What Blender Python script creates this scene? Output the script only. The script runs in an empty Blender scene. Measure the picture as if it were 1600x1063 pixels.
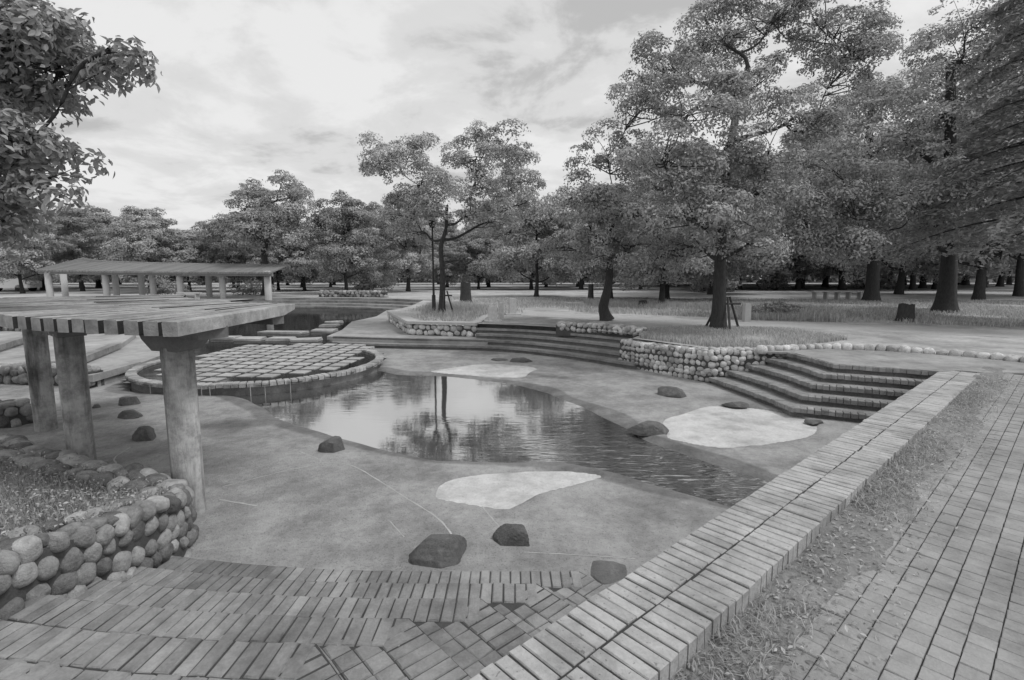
import bpy, bmesh, math, random
import numpy as np
from mathutils import Vector, Matrix, Euler

scene = bpy.context.scene
COL = scene.collection
rnd = random.Random(7)
rng = np.random.default_rng(11)
R = math.radians

# ------------------------------------------------------------------ camera
cam_data = bpy.data.cameras.new('camera')
cam_data.sensor_width = 36.0
cam_data.lens = 18.0
cam_data.clip_end = 2000
cam_data.clip_start = 0.05
cam = bpy.data.objects.new('camera', cam_data)
cam.location = (0, 0, 1.6)
cam.rotation_euler = (R(90 - 7.37), 0, 0)
COL.objects.link(cam)
scene.camera = cam

# ------------------------------------------------------------------ sky (monochrome overcast) and sun
SUN_EL, SUN_AZ = R(58), R(100)          # azimuth measured from +Y towards +X
world = bpy.data.worlds.new('World')
scene.world = world
world.use_nodes = True
wt = world.node_tree
wt.nodes.clear()
def wn(t, **k):
    n = wt.nodes.new(t)
    for a, b in k.items():
        setattr(n, a, b)
    return n
def wmath(op, a, b=None, clamp=False):
    n = wn('ShaderNodeMath', operation=op); n.use_clamp = clamp
    for i, v in enumerate((a, b)):
        if v is None: continue
        if isinstance(v, (int, float)): n.inputs[i].default_value = v
        else: wt.links.new(v, n.inputs[i])
    return n.outputs[0]
w_out = wn('ShaderNodeOutputWorld'); w_bg = wn('ShaderNodeBackground')
w_bg.inputs['Strength'].default_value = 0.1
sky = wn('ShaderNodeTexSky', sky_type='NISHITA', sun_disc=False)
sky.sun_elevation = SUN_EL; sky.sun_rotation = SUN_AZ; sky.dust_density = 3.0
bw = wn('ShaderNodeRGBToBW'); wt.links.new(sky.outputs[0], bw.inputs[0])
tc = wn('ShaderNodeTexCoord'); sep = wn('ShaderNodeSeparateXYZ')
wt.links.new(tc.outputs['Generated'], sep.inputs[0])
zc = wmath('ADD', wmath('MAXIMUM', sep.outputs[2], 0.0), 0.22)
comb = wn('ShaderNodeCombineXYZ')
wt.links.new(wmath('DIVIDE', sep.outputs[0], zc), comb.inputs[0])
wt.links.new(wmath('DIVIDE', sep.outputs[1], zc), comb.inputs[1])
def wnoise(scale, detail, rough, dist, off):
    m = wn('ShaderNodeMapping'); m.inputs['Location'].default_value = off
    wt.links.new(comb.outputs[0], m.inputs[0])
    n = wn('ShaderNodeTexNoise'); n.inputs['Scale'].default_value = scale
    n.inputs['Detail'].default_value = detail; n.inputs['Roughness'].default_value = rough
    n.inputs['Distortion'].default_value = dist
    wt.links.new(m.outputs[0], n.inputs['Vector'])
    return n.outputs['Fac']
n1 = wnoise(0.85, 7, 0.52, 0.25, (3.1, 0.4, 0))
n2 = wnoise(2.6, 9, 0.60, 0.3, (7.7, 2.0, 0))
cl = wmath('ADD', wmath('MULTIPLY', n1, 0.5), wmath('MULTIPLY', n2, 0.5))
ramp = wn('ShaderNodeValToRGB')
ramp.color_ramp.interpolation = 'EASE'
els = ramp.color_ramp.elements
els[0].position = 0.41; els[0].color = (0.50, 0.50, 0.50, 1)
els[1].position = 0.57; els[1].color = (0.82, 0.82, 0.82, 1)
e = els.new(0.485); e.color = (0.70, 0.70, 0.70, 1)
wt.links.new(cl, ramp.inputs[0])
bwc = wn('ShaderNodeRGBToBW'); wt.links.new(ramp.outputs[0], bwc.inputs[0])
clv = wmath('MULTIPLY', bwc.outputs[0], 10.2)
tot = wmath('ADD', wmath('MULTIPLY', clv, 0.88), wmath('MULTIPLY', wmath('MINIMUM', bw.outputs[0], 12.0), 0.10))
wt.links.new(tot, w_bg.inputs['Color'])
wt.links.new(w_bg.outputs[0], w_out.inputs[0])

sun_d = bpy.data.lights.new('sun', 'SUN')
sun_d.energy = 1.5; sun_d.angle = R(14); sun_d.color = (1, 1, 1)
sun_o = bpy.data.objects.new('sun', sun_d)
sd = Vector((math.sin(SUN_AZ) * math.cos(SUN_EL), math.cos(SUN_AZ) * math.cos(SUN_EL), math.sin(SUN_EL)))
sun_o.rotation_euler = sd.to_track_quat('Z', 'Y').to_euler()
sun_o.location = (0, 0, 40)
COL.objects.link(sun_o)

scene.cycles.diffuse_bounces = 1; scene.cycles.max_bounces = 6; scene.cycles.transmission_bounces = 3
vs = scene.view_settings
vs.view_transform = 'Standard'; vs.look = 'None'; vs.exposure = 0.12; vs.gamma = 1.0
vs.use_curve_mapping = False

# ------------------------------------------------------------------ materials (all greys: the photograph is black and white)
MATS = {}
def grey(v): return (v, v, v, 1)
def material(name, base, var=0.0, scale=6.0, rough=0.85, bump=0.0, bscale=40.0, obj_var=0.0, spots=None, stain=None, stretch=None, spec=0.3, attr=None, dirt=None):
    """grey procedural surface: two noises for tone, per-object tone, fine bump, optional dark/pale spots"""
    m = bpy.data.materials.new(name); m.use_nodes = True
    nt = m.node_tree; N = nt.nodes; L = nt.links
    b = N['Principled BSDF']; b.inputs['Roughness'].default_value = rough
    b.inputs['Specular IOR Level'].default_value = spec
    tcn = N.new('ShaderNodeTexCoord'); vec = tcn.outputs['Object']
    oi = N.new('ShaderNodeObjectInfo')
    addv = N.new('ShaderNodeVectorMath'); addv.operation = 'ADD'
    sc_ = N.new('ShaderNodeVectorMath'); sc_.operation = 'SCALE'
    cmb = N.new('ShaderNodeCombineXYZ')
    for i in range(3): L.new(oi.outputs['Random'], cmb.inputs[i])
    L.new(cmb.outputs[0], sc_.inputs[0]); sc_.inputs['Scale'].default_value = 37.0
    L.new(vec, addv.inputs[0]); L.new(sc_.outputs[0], addv.inputs[1]); vec = addv.outputs[0]
    if stretch:
        mp = N.new('ShaderNodeMapping'); mp.inputs['Scale'].default_value = stretch
        L.new(vec, mp.inputs[0]); vec = mp.outputs[0]
    def noise(s, d=5, r=0.6):
        n = N.new('ShaderNodeTexNoise'); n.inputs['Scale'].default_value = s
        n.inputs['Detail'].default_value = d; n.inputs['Roughness'].default_value = r
        L.new(vec, n.inputs['Vector']); return n.outputs['Fac']
    def mth(op, a, c):
        n = N.new('ShaderNodeMath'); n.operation = op
        for i, v in enumerate((a, c)):
            if isinstance(v, (int, float)): n.inputs[i].default_value = v
            else: L.new(v, n.inputs[i])
        return n.outputs[0]
    f = mth('ADD', mth('MULTIPLY', mth('SUBTRACT', noise(scale), 0.5), 4.5 * var), 1.0)
    f = mth('ADD', f, mth('MULTIPLY', mth('SUBTRACT', noise(scale * 9, 3), 0.5), 3.6 * var))
    if obj_var:
        f = mth('ADD', f, mth('MULTIPLY', mth('SUBTRACT', oi.outputs['Random'], 0.5), 2.0 * obj_var))
    if stain:
        # blotches: (scale, threshold, amount)
        st = N.new('ShaderNodeMapRange'); st.inputs[1].default_value = stain[1]; st.inputs[2].default_value = stain[1] + 0.16
        st.inputs[3].default_value = 1.0; st.inputs[4].default_value = stain[2]
        L.new(noise(stain[0], 6, 0.65), st.inputs[0]); f = mth('MULTIPLY', f, st.outputs[0])
    if spots:
        st = N.new('ShaderNodeMapRange'); st.inputs[1].default_value = spots[1]; st.inputs[2].default_value = spots[1] + 0.05
        st.inputs[3].default_value = 1.0; st.inputs[4].default_value = spots[2]
        L.new(noise(spots[0], 2, 0.5), st.inputs[0]); f = mth('MULTIPLY', f, st.outputs[0])
    if dirt:
        # blotches that run on from piece to piece: (scale, threshold, amount)
        gm = N.new('ShaderNodeNewGeometry')
        for k, (ds, dd) in enumerate(((dirt[0], 0.0), (dirt[0] * 4.3, 0.02))):
            nz = N.new('ShaderNodeTexNoise'); nz.inputs['Scale'].default_value = ds; nz.inputs['Detail'].default_value = 7; nz.inputs['Roughness'].default_value = 0.68
            L.new(gm.outputs['Position'], nz.inputs['Vector'])
            st = N.new('ShaderNodeMapRange'); st.inputs[1].default_value = dirt[1] + dd - 0.07; st.inputs[2].default_value = dirt[1] + dd + 0.13
            st.inputs[3].default_value = 1.08; st.inputs[4].default_value = dirt[2] if k == 0 else 0.5 + dirt[2] * .5
            L.new(nz.outputs['Fac'], st.inputs[0]); f = mth('MULTIPLY', f, st.outputs[0])
    if attr:
        at = N.new('ShaderNodeAttribute'); at.attribute_name = attr[0]
        n_ = mth('ADD', at.outputs['Fac'], mth('MULTIPLY', mth('SUBTRACT', noise(4.0), 0.5), 0.5))
        st = N.new('ShaderNodeMapRange'); st.inputs[1].default_value = 0.35; st.inputs[2].default_value = 0.65
        st.inputs[3].default_value = 1.0; st.inputs[4].default_value = attr[1]
        L.new(n_, st.inputs[0]); f = mth('MULTIPLY', f, st.outputs[0])
    val = mth('MULTIPLY', f, base)
    cm = N.new('ShaderNodeCombineColor')
    for i in range(3): L.new(val, cm.inputs[i])
    L.new(cm.outputs[0], b.inputs['Base Color'])
    if bump:
        bp = N.new('ShaderNodeBump'); bp.inputs['Strength'].default_value = bump; bp.inputs['Distance'].default_value = 0.02
        L.new(noise(bscale, 6, 0.7), bp.inputs['Height']); L.new(bp.outputs[0], b.inputs['Normal'])
    MATS[name] = m
    return m

material('concrete_floor', 0.335, 0.13, 1.6, 0.9, 0.8, 45, stain=(0.6, 0.53, 0.74), spots=(55, 0.60, 0.74), attr=('wet', 0.62), dirt=(0.9, 0.5, 0.7))
material('sand', 0.52, 0.12, 3.5, 0.95, 0.6, 40, stain=(1.6, 0.50, 0.78), spots=(22, 0.66, 0.8), dirt=(1.3, 0.54, 0.8))
material('cement_line', 0.44, 0.15, 5, 0.95)
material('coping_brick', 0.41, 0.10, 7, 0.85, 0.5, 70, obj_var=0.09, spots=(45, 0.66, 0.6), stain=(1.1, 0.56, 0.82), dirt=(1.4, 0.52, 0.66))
material('pool_rim_brick', 0.36, 0.14, 7, 0.85, 0.35, 80, obj_var=0.16, spots=(60, 0.70, 0.6), dirt=(1.4, 0.5, 0.65))  # slightly darker brick for the round pool's rim
material('step_brick', 0.27, 0.12, 8, 0.88, 0.5, 70, obj_var=0.16, stain=(1.3, 0.55, 0.8), dirt=(1.6, 0.5, 0.62))
material('far_step_brick', 0.27, 0.16, 6, 0.88, 0.3, 50, obj_var=0.16, dirt=(1.2, 0.5, 0.7))
material('path_paver', 0.30, 0.10, 8, 0.88, 0.5, 60, obj_var=0.08, stain=(0.8, 0.56, 0.85), dirt=(1.2, 0.52, 0.72))
material('mortar', 0.055, 0.25, 10, 0.95, 0.4, 60)
material('step_mortar', 0.065, 0.2, 9, 0.95, 0.5, 60)
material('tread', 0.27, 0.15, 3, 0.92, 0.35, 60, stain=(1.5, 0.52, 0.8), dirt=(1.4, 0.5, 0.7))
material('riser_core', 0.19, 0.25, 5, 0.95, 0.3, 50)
material('river_stone', 0.32, 0.18, 1.6, 0.8, 0.9, 4, obj_var=0.58, stain=(3.5, 0.55, 0.74), dirt=(3.0, 0.5, 0.6))
material('pale_stone', 0.56, 0.16, 1.6, 0.8, 0.9, 4, obj_var=0.34, stain=(2.5, 0.54, 0.7), dirt=(2.0, 0.5, 0.66))
material('rock', 0.13, 0.22, 7, 0.85, 1.0, 20, obj_var=0.15, stain=(6, 0.54, 1.5))
material('soil', 0.24, 0.3, 5, 0.97, 0.9, 30, stain=(3, 0.55, 0.75))
material('grass_ground', 0.44, 0.20, 1.1, 0.97, 0.7, 25, stain=(0.35, 0.52, 0.78), dirt=(0.35, 0.5, 0.72))
material('dirt_path', 0.46, 0.14, 1.5, 0.95, 0.4, 40)
material('landing', 0.32, 0.12, 1.2, 0.92, 0.35, 50, dirt=(0.9, 0.5, 0.75))
material('plaza', 0.36, 0.12, 0.8, 0.92, 0.3, 40, stain=(0.6, 0.56, 0.84), dirt=(0.5, 0.5, 0.75))
material('concrete_column', 0.40, 0.12, 3, 0.85, 0.5, 30, stretch=(3.5, 3.5, 0.5), stain=(1.3, 0.48, 0.34), obj_var=0.06, dirt=(2.6, 0.52, 0.5))
material('far_column', 0.50, 0.08, 3, 0.85)
material('slat', 0.36, 0.14, 4, 0.9, 0.6, 50, obj_var=0.22, stain=(3, 0.55, 0.7), dirt=(2.0, 0.5, 0.62))
material('far_slat', 0.25, 0.12, 3, 0.9, obj_var=0.12)
material('gap_shade', 0.035, 0.3, 6, 0.95)  # painted shade: near-black sides for the gaps between near pergola slats
material('wall_mortar', 0.09, 0.2, 9, 0.95, 0.6, 40)
material('beam', 0.16, 0.18, 4, 0.9, 0.3, 40)
material('pale_cap', 0.48, 0.10, 3, 0.85, 0.2, 40)
material('tile', 0.38, 0.10, 5, 0.8, 0.2, 40, obj_var=0.08, dirt=(1.5, 0.52, 0.75))
material('bark', 0.060, 0.35, 9, 0.95, 0.9, 22, stretch=(3, 3, 0.8))
material('pale_bark', 0.13, 0.30, 9, 0.95, 0.8, 20, stretch=(3, 3, 0.8))
material('stump_top', 0.30, 0.2, 8, 0.9)
material('dark_metal', 0.04, 0.1, 8, 0.6)
material('bench_wood', 0.12, 0.2, 8, 0.8)
material('granite', 0.56, 0.15, 12, 0.85, 0.2, 60)
material('white_paint', 0.70, 0.03, 3, 0.4, spec=0.5)
material('dark_glass', 0.03, 0.0, 3, 0.15, spec=0.6)
material('rubber', 0.03, 0.1, 8, 0.9)
material('stake_wood', 0.07, 0.2, 8, 0.9)
material('trickle', 0.45, 0.02, 5, 0.3)
def leaf_material(name, base, var, trans):
    m = bpy.data.materials.new(name); m.use_nodes = True
    nt = m.node_tree; N = nt.nodes; L = nt.links; N.clear()
    out = N.new('ShaderNodeOutputMaterial')
    at = N.new('ShaderNodeAttribute'); at.attribute_name = 'tone'
    oi = N.new('ShaderNodeObjectInfo')
    def mth(op, a, c):
        n = N.new('ShaderNodeMath'); n.operation = op
        for i, v in enumerate((a, c)):
            if isinstance(v, (int, float)): n.inputs[i].default_value = v
            else: L.new(v, n.inputs[i])
        return n.outputs[0]
    f = mth('ADD', 1.0 - var, mth('MULTIPLY', at.outputs['Fac'], 2 * var))
    f = mth('MULTIPLY', f, mth('ADD', 0.86, mth('MULTIPLY', oi.outputs['Random'], 0.28)))
    v = mth('MULTIPLY', f, base)
    cm = N.new('ShaderNodeCombineColor')
    for i in range(3): L.new(v, cm.inputs[i])
    d = N.new('ShaderNodeBsdfPrincipled'); d.inputs['Roughness'].default_value = 0.5
    d.inputs['Specular IOR Level'].default_value = 0.35
    t = N.new('ShaderNodeBsdfTranslucent')
    L.new(cm.outputs[0], d.inputs['Base Color']); L.new(cm.outputs[0], t.inputs['Color'])
    mx = N.new('ShaderNodeMixShader'); mx.inputs[0].default_value = trans
    L.new(d.outputs[0], mx.inputs[1]); L.new(t.outputs[0], mx.inputs[2]); L.new(mx.outputs[0], out.inputs[0])
    MATS[name] = m
leaf_material('leaf', 0.45, 0.40, 0.18)
leaf_material('dark_leaf', 0.37, 0.38, 0.20)
leaf_material('near_leaf', 0.32, 0.36, 0.30)
leaf_material('grass', 0.50, 0.38, 0.40)
leaf_material('weed', 0.26, 0.45, 0.30)
leaf_material('dry_grass', 0.50, 0.35, 0.36)
def water_material(name, base, lo, hi, ripple, rscale):
    m = bpy.data.materials.new(name); m.use_nodes = True
    nt = m.node_tree; N = nt.nodes; L = nt.links; N.clear()
    out = N.new('ShaderNodeOutputMaterial')
    g = N.new('ShaderNodeBsdfGlossy'); g.inputs['Roughness'].default_value = 0.04; g.inputs['Color'].default_value = grey(1)
    d = N.new('ShaderNodeBsdfDiffuse'); d.inputs['Color'].default_value = grey(base)
    fr = N.new('ShaderNodeFresnel'); fr.inputs['IOR'].default_value = 1.33
    mr = N.new('ShaderNodeMapRange'); mr.inputs[1].default_value = 0.0; mr.inputs[2].default_value = 1.0
    mr.inputs[3].default_value = lo; mr.inputs[4].default_value = hi
    L.new(fr.outputs[0], mr.inputs[0])
    mx = N.new('ShaderNodeMixShader'); L.new(mr.outputs[0], mx.inputs[0])
    L.new(d.outputs[0], mx.inputs[1]); L.new(g.outputs[0], mx.inputs[2]); L.new(mx.outputs[0], out.inputs[0])
    tcn = N.new('ShaderNodeTexCoord')
    mp = N.new('ShaderNodeMapping'); mp.inputs['Rotation'].default_value = (0, 0, R(-20)); mp.inputs['Scale'].default_value = (0.40, 1.7, 1)
    L.new(tcn.outputs['Object'], mp.inputs[0])
    n = N.new('ShaderNodeTexNoise'); n.inputs['Scale'].default_value = rscale; n.inputs['Detail'].default_value = 2
    n.inputs['Distortion'].default_value = 0.8
    L.new(mp.outputs[0], n.inputs['Vector'])
    at = N.new('ShaderNodeAttribute'); at.attribute_name = 'ripple'
    ml = N.new('ShaderNodeMath'); ml.operation = 'MULTIPLY'
    L.new(n.outputs['Fac'], ml.inputs[0]); L.new(at.outputs['Fac'], ml.inputs[1])
    b = N.new('ShaderNodeBump'); b.inputs['Strength'].default_value = ripple; b.inputs['Distance'].default_value = 0.05
    L.new(ml.outputs[0], b.inputs['Height'])
    L.new(b.outputs[0], g.inputs['Normal'])
    MATS[name] = m
water_material('stream_water', 0.09, 0.52, 1.0, 0.55, 6.0)
water_material('pool_water', 0.025, 0.05, 0.62, 0.35, 3.0)

# ------------------------------------------------------------------ helpers
def tag(o, label=None, cat=None, group=None, kind=None):
    if label: o['label'] = label
    if cat: o['category'] = cat
    if group: o['group'] = group
    if kind: o['kind'] = kind
    return o
def link(name, me, mat=None, parent=None, loc=(0, 0, 0), rot=(0, 0, 0), sc=(1, 1, 1)):
    """loc is in world terms; parents are only ever translated"""
    o = bpy.data.objects.new(name, me)
    if mat is not None and me is not None and len(me.materials) == 0:
        me.materials.append(MATS[mat])
    COL.objects.link(o)
    o.rotation_euler = rot; o.scale = sc
    if parent is not None:
        o.parent = parent
        pl = WORLD_LOC[parent.name]
        o.location = (loc[0] - pl[0], loc[1] - pl[1], loc[2] - pl[2])
    else:
        o.location = loc
    WORLD_LOC[o.name] = tuple(loc)
    return o
WORLD_LOC = {}
def thing(name, loc, label, cat, group=None):
    return tag(link(name, None, loc=loc), label, cat, group)
def mesh_np(name, V, F, smooth=False, attrs=None):
    """V (n,3); F (m,k) same vertex count per face, or list of arrays"""
    me = bpy.data.meshes.new(name)
    V = np.asarray(V, dtype=np.float32)
    Fs = F if isinstance(F, list) else [F]
    Fs = [np.asarray(f, dtype=np.int32) for f in Fs if len(f)]
    me.vertices.add(len(V)); me.vertices.foreach_set('co', V.ravel())
    idx = np.concatenate([f.ravel() for f in Fs]); cnt = np.concatenate([np.full(len(f), f.shape[1], np.int32) for f in Fs])
    st = np.concatenate([[0], np.cumsum(cnt)[:-1]]).astype(np.int32)
    me.loops.add(len(idx)); me.loops.foreach_set('vertex_index', idx)
    me.polygons.add(len(cnt)); me.polygons.foreach_set('loop_start', st)
    if smooth:
        me.polygons.foreach_set('use_smooth', np.ones(len(cnt), dtype=bool))
    if attrs:
        for k, a in attrs.items():
            at = me.attributes.new(k, 'FLOAT', 'POINT'); at.data.foreach_set('value', np.asarray(a, dtype=np.float32))
    me.update(calc_edges=True); me.validate()
    return me
def mesh_py(name, V, F, smooth=False):
    me = bpy.data.meshes.new(name); me.from_pydata([tuple(map(float, v)) for v in V], [], F)
    if smooth:
        for p in me.polygons: p.use_smooth = True
    me.update(); return me
def prism(name, poly, z0, z1, off=(0, 0, 0)):
    """closed prism over a 2-D outline (z may be a function of x, y)"""
    bm = bmesh.new()
    f0 = z0 if callable(z0) else (lambda x, y: z0); f1 = z1 if callable(z1) else (lambda x, y: z1)
    a = [bm.verts.new((x - off[0], y - off[1], f0(x, y) - off[2])) for x, y in poly]
    b = [bm.verts.new((x - off[0], y - off[1], f1(x, y) - off[2])) for x, y in poly]
    n = len(poly)
    bm.faces.new(b); bm.faces.new(a[::-1])
    for i in range(n):
        bm.faces.new((a[i], a[(i + 1) % n], b[(i + 1) % n], b[i]))
    bmesh.ops.recalc_face_normals(bm, faces=bm.faces)
    me = bpy.data.meshes.new(name); bm.to_mesh(me); bm.free(); return me
def box_into(V, F, c, s, rz=0.0):
    k = len(V); ca, sa = math.cos(rz), math.sin(rz)
    for dz in (-1, 1):
        for dx, dy in ((-1, -1), (1, -1), (1, 1), (-1, 1)):
            x, y = dx * s[0] / 2, dy * s[1] / 2
            V.append((c[0] + ca * x - sa * y, c[1] + sa * x + ca * y, c[2] + dz * s[2] / 2))
    for q in ((0, 3, 2, 1), (4, 5, 6, 7), (0, 1, 5, 4), (1, 2, 6, 5), (2, 3, 7, 6), (3, 0, 4, 7)):
        F.append(tuple(k + i for i in q))
def boxes(name, items):
    V, F = [], []
    for it in items: box_into(V, F, *it)
    return mesh_py(name, V, F)
def brick_mesh(name, lx, ly, h, c=0.006, jit=0.0, seed=0):
    """brick with softened top edges, origin at the centre of its top face"""
    r = random.Random(seed); V = []
    for z, ins in ((-h, 0), (-c, 0), (0, c)):
        for dx, dy in ((-1, -1), (1, -1), (1, 1), (-1, 1)):
            V.append((dx * (lx / 2 - ins) + r.uniform(-jit, jit), dy * (ly / 2 - ins) + r.uniform(-jit, jit), z + (r.uniform(-jit, jit) if z == 0 else 0)))
    F = [(8, 9, 10, 11)]
    for k in (0, 4):
        for i in range(4):
            F.append((k + i, k + (i + 1) % 4, k + 4 + (i + 1) % 4, k + 4 + i))
    return mesh_py(name, V, F)
def brick_set(name, lx, ly, h, n=6, c=0.006, jit=0.002):
    return [brick_mesh(name, lx, ly, h, c, jit, 100 + i) for i in range(n)]
def ico(sub):
    bm = bmesh.new(); bmesh.ops.create_icosphere(bm, subdivisions=sub, radius=1.0)
    V = np.array([v.co[:] for v in bm.verts]); F = np.array([[v.index for v in f.verts] for f in bm.faces]); bm.free()
    return V, F
ICO1, ICO2, ICO3, ICO4 = ico(1), ico(2), ico(3), ico(5)
def lump(V, seed, amp, freq=1.3):
    r = np.random.default_rng(seed); d = np.zeros(len(V))
    for k in range(5):
        w = r.normal(size=3) * freq * (1 + 0.5 * k); d += np.sin(V @ w + r.uniform(0, 6.28)) / (1 + 0.7 * k)
    return V * (1 + amp * d)[:, None]
def stone_meshes(name, n, base=ICO2, amp=0.07):
    out = []
    for i in range(n):
        V = lump(lump(base[0], 300 + i, amp), 900 + i, 0.03, 4.0)
        q = np.sign(V) * np.abs(V) ** 0.74          # slightly squared river cobble
        out.append(mesh_np(name, q, base[1], smooth=True))
    return out
STONES = stone_meshes('stone', 10, ICO3, 0.065)
for s_ in STONES: s_.materials.append(MATS['river_stone'])
PSTONES = stone_meshes('pale_stone', 8, ICO2, 0.065)
for s_ in PSTONES: s_.materials.append(MATS['pale_stone'])
def catmull(pts, n):
    pts = [np.array(p, float) for p in pts]
    P_ = [2 * pts[0] - pts[1]] + pts + [2 * pts[-1] - pts[-2]]
    out = []
    for i in range(1, len(P_) - 2):
        a, b, c, d = P_[i - 1:i + 3]
        for k in range(n):
            t = k / n
            out.append(0.5 * ((2 * b) + (c - a) * t + (2 * a - 5 * b + 4 * c - d) * t * t + (-a + 3 * b - 3 * c + d) * t ** 3))
    out.append(pts[-1]); return np.array(out)
def resample(pts, step):
    pts = np.asarray(pts, float); seg = np.linalg.norm(np.diff(pts, axis=0), axis=1)
    s = np.concatenate([[0], np.cumsum(seg)]); n = max(1, int(round(s[-1] / step)))
    t = (np.arange(n) + 0.5) * s[-1] / n
    P_ = np.stack([np.interp(t, s, pts[:, i]) for i in range(pts.shape[1])], 1)
    k = np.clip(np.searchsorted(s, t) - 1, 0, len(seg) - 1)
    T = np.diff(pts, axis=0)[k]; T /= np.linalg.norm(T, axis=1)[:, None]
    return P_, T, s[-1] / n
def offset_poly(pts, d):
    """shift an open polyline to its left by d"""
    pts = np.asarray(pts, float); out = []
    for i in range(len(pts)):
        a = pts[max(i - 1, 0)]; b = pts[min(i + 1, len(pts) - 1)]
        t = (b - a) / np.linalg.norm(b - a); out.append(pts[i] + d * np.array([-t[1], t[0]]))
    return np.array(out)
def inside_poly(X, Y, poly):
    poly = np.asarray(poly, float); ins = np.zeros(X.shape, bool); n = len(poly)
    for i in range(n):
        x1, y1 = poly[i]; x2, y2 = poly[(i + 1) % n]
        c = ((y1 > Y) != (y2 > Y)) & (X < (x2 - x1) * (Y - y1) / (y2 - y1 + 1e-12) + x1); ins ^= c
    return ins
def sdist(X, Y, poly):
    poly = np.asarray(poly, float); n = len(poly); d = np.full(X.shape, 1e9)
    for i in range(n):
        a = poly[i]; b = poly[(i + 1) % n]; e_ = b - a
        t = np.clip(((X - a[0]) * e_[0] + (Y - a[1]) * e_[1]) / (e_ @ e_ + 1e-12), 0, 1)
        d = np.minimum(d, np.hypot(X - a[0] - t * e_[0], Y - a[1] - t * e_[1]))
    return np.where(inside_poly(X, Y, poly), d, -d)
def closed_smooth(poly, n=6):
    p = [np.array(q, float) for q in poly]; m = len(p); out = []
    for i in range(m):
        a, b, c, d = p[i - 1], p[i], p[(i + 1) % m], p[(i + 2) % m]
        for k in range(n):
            t = k / n
            out.append(0.5 * ((2 * b) + (c - a) * t + (2 * a - 5 * b + 4 * c - d) * t * t + (-a + 3 * b - 3 * c + d) * t ** 3))
    return np.array(out)
def smooth01(x): x = np.clip(x, 0, 1); return x * x * (3 - 2 * x)
def vnoise(X, Y, s, seed):
    r = np.random.default_rng(seed); d = np.zeros_like(X)
    for k in range(6):
        a = r.uniform(0, 6.28); w = s * r.uniform(0.6, 1.8); d += np.sin((X * math.cos(a) + Y * math.sin(a)) * w + r.uniform(0, 6.28))
    return d / 6

U2 = np.array([0.745, 0.667]); N2 = np.array([0.667, -0.745])       # along / across the low brick wall
ANG = math.atan2(0.667, 0.745)
def sn(s, n): return s * U2 + n * N2

# ================================================================== THE SETTING
FLOOR, RISE = -0.70, 0.14
E5_END = sn(0.73, -1.38)
HOLE = [tuple(sn(-1.0, -1.38)), (-2.7, 0.5), (-5.0, 0.5), (-9, 3.6), (-15.2, 6.5), (-15.6, 12), (-16.5, 20), (-17.6, 28), (-16.4, 33.6),
        (-12.5, 34.4), (-8.8, 33.4), (-5.4, 31.4), (-5.1, 26), (-5.2, 21.4), (-3.3, 17.1), (-1.0, 16.5), (0.15, 16.1), (1.75, 15.2), (3.4, 13.4),
        (3.0, 12.7), (4.3, 10.85), (5.3, 10.6), (5.75, 10.3), (5.85, 9.1), (7.15, 8.45),
        tuple(sn(11.25, -1.26)), tuple(sn(11.9, -1.05)), tuple(sn(12.0, 8)), tuple(sn(-7, 8)), tuple(sn(-7, -1.26))]
def build_ground():
    from mathutils.geometry import delaunay_2d_cdt
    rim = [Vector(p) for p in HOLE]
    n = len(rim)
    outer = [Vector(p) for p in ((-600, -200), (600, -200), (600, 900), (-600, 900))]
    extra = [Vector((x, y)) for x in range(-60, 61, 6) for y in range(-6, 100, 6)]
    pts = rim + outer + extra
    edges = [(i, (i + 1) % n) for i in range(n)] + [(n + i, n + (i + 1) % 4) for i in range(4)]
    v, e_, f, *_ = delaunay_2d_cdt(pts, edges, [], 0, 1e-5)
    hp = np.array(HOLE)
    faces = []
    for q in f:
        c = sum((v[i] for i in q), Vector((0, 0))) / len(q)
        if not inside_poly(np.array([c.x]), np.array([c.y]), hp)[0]: faces.append(tuple(q))
    return mesh_py('ground', [(p.x, p.y, 0) for p in v], faces)
tag(link('ground', build_ground(), 'grass_ground'), kind='structure')

# -- basin floor: one sheet, dished where the stream runs and where the sand lies
STREAM = closed_smooth([(-7.5, 9.9), (-5.6, 9.75), (-4.4, 8.75), (-3.7, 8.0), (-2.1, 6.85), (-1.2, 6.33), (-0.6, 6.17), (0.4, 6.15), (1.05, 5.93), (1.6, 5.45), (2.15, 4.96), (2.6, 4.6),
                        (3.3, 5.2), (2.85, 5.62), (2.1, 6.65), (1.84, 7.1), (1.62, 7.9), (0.98, 9.36), (0.0, 10.7), (-1.5, 11.55), (-2.6, 11.75), (-3.4, 12.3), (-5, 12.6), (-7.5, 12.2), (-8.0, 11)])
SAND = {'A': [(-0.83, 5.17), (-0.79, 5.48), (-0.52, 5.70), (0.0, 5.82), (0.5, 5.86), (0.85, 5.82), (1.05, 5.66), (0.7, 5.39), (0.34, 5.2), (0.16, 5.02), (-0.06, 4.8), (-0.39, 4.91), (-0.72, 5.02)],
        'B': [(2.22, 7.02), (2.28, 7.4), (2.42, 7.98), (2.85, 8.36), (3.5, 8.86), (4.2, 8.74), (4.66, 8.3), (4.74, 7.72), (4.3, 7.12), (3.45, 6.74), (2.8, 6.62), (2.45, 6.8)],
        'C': [(-1.95, 12.01), (-1.61, 12.55), (-0.67, 13.16), (0.33, 12.85), (0.63, 12.43), (0.42, 11.9), (0.21, 11.3), (-0.43, 11.35), (-1.17, 11.6)]}
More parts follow.
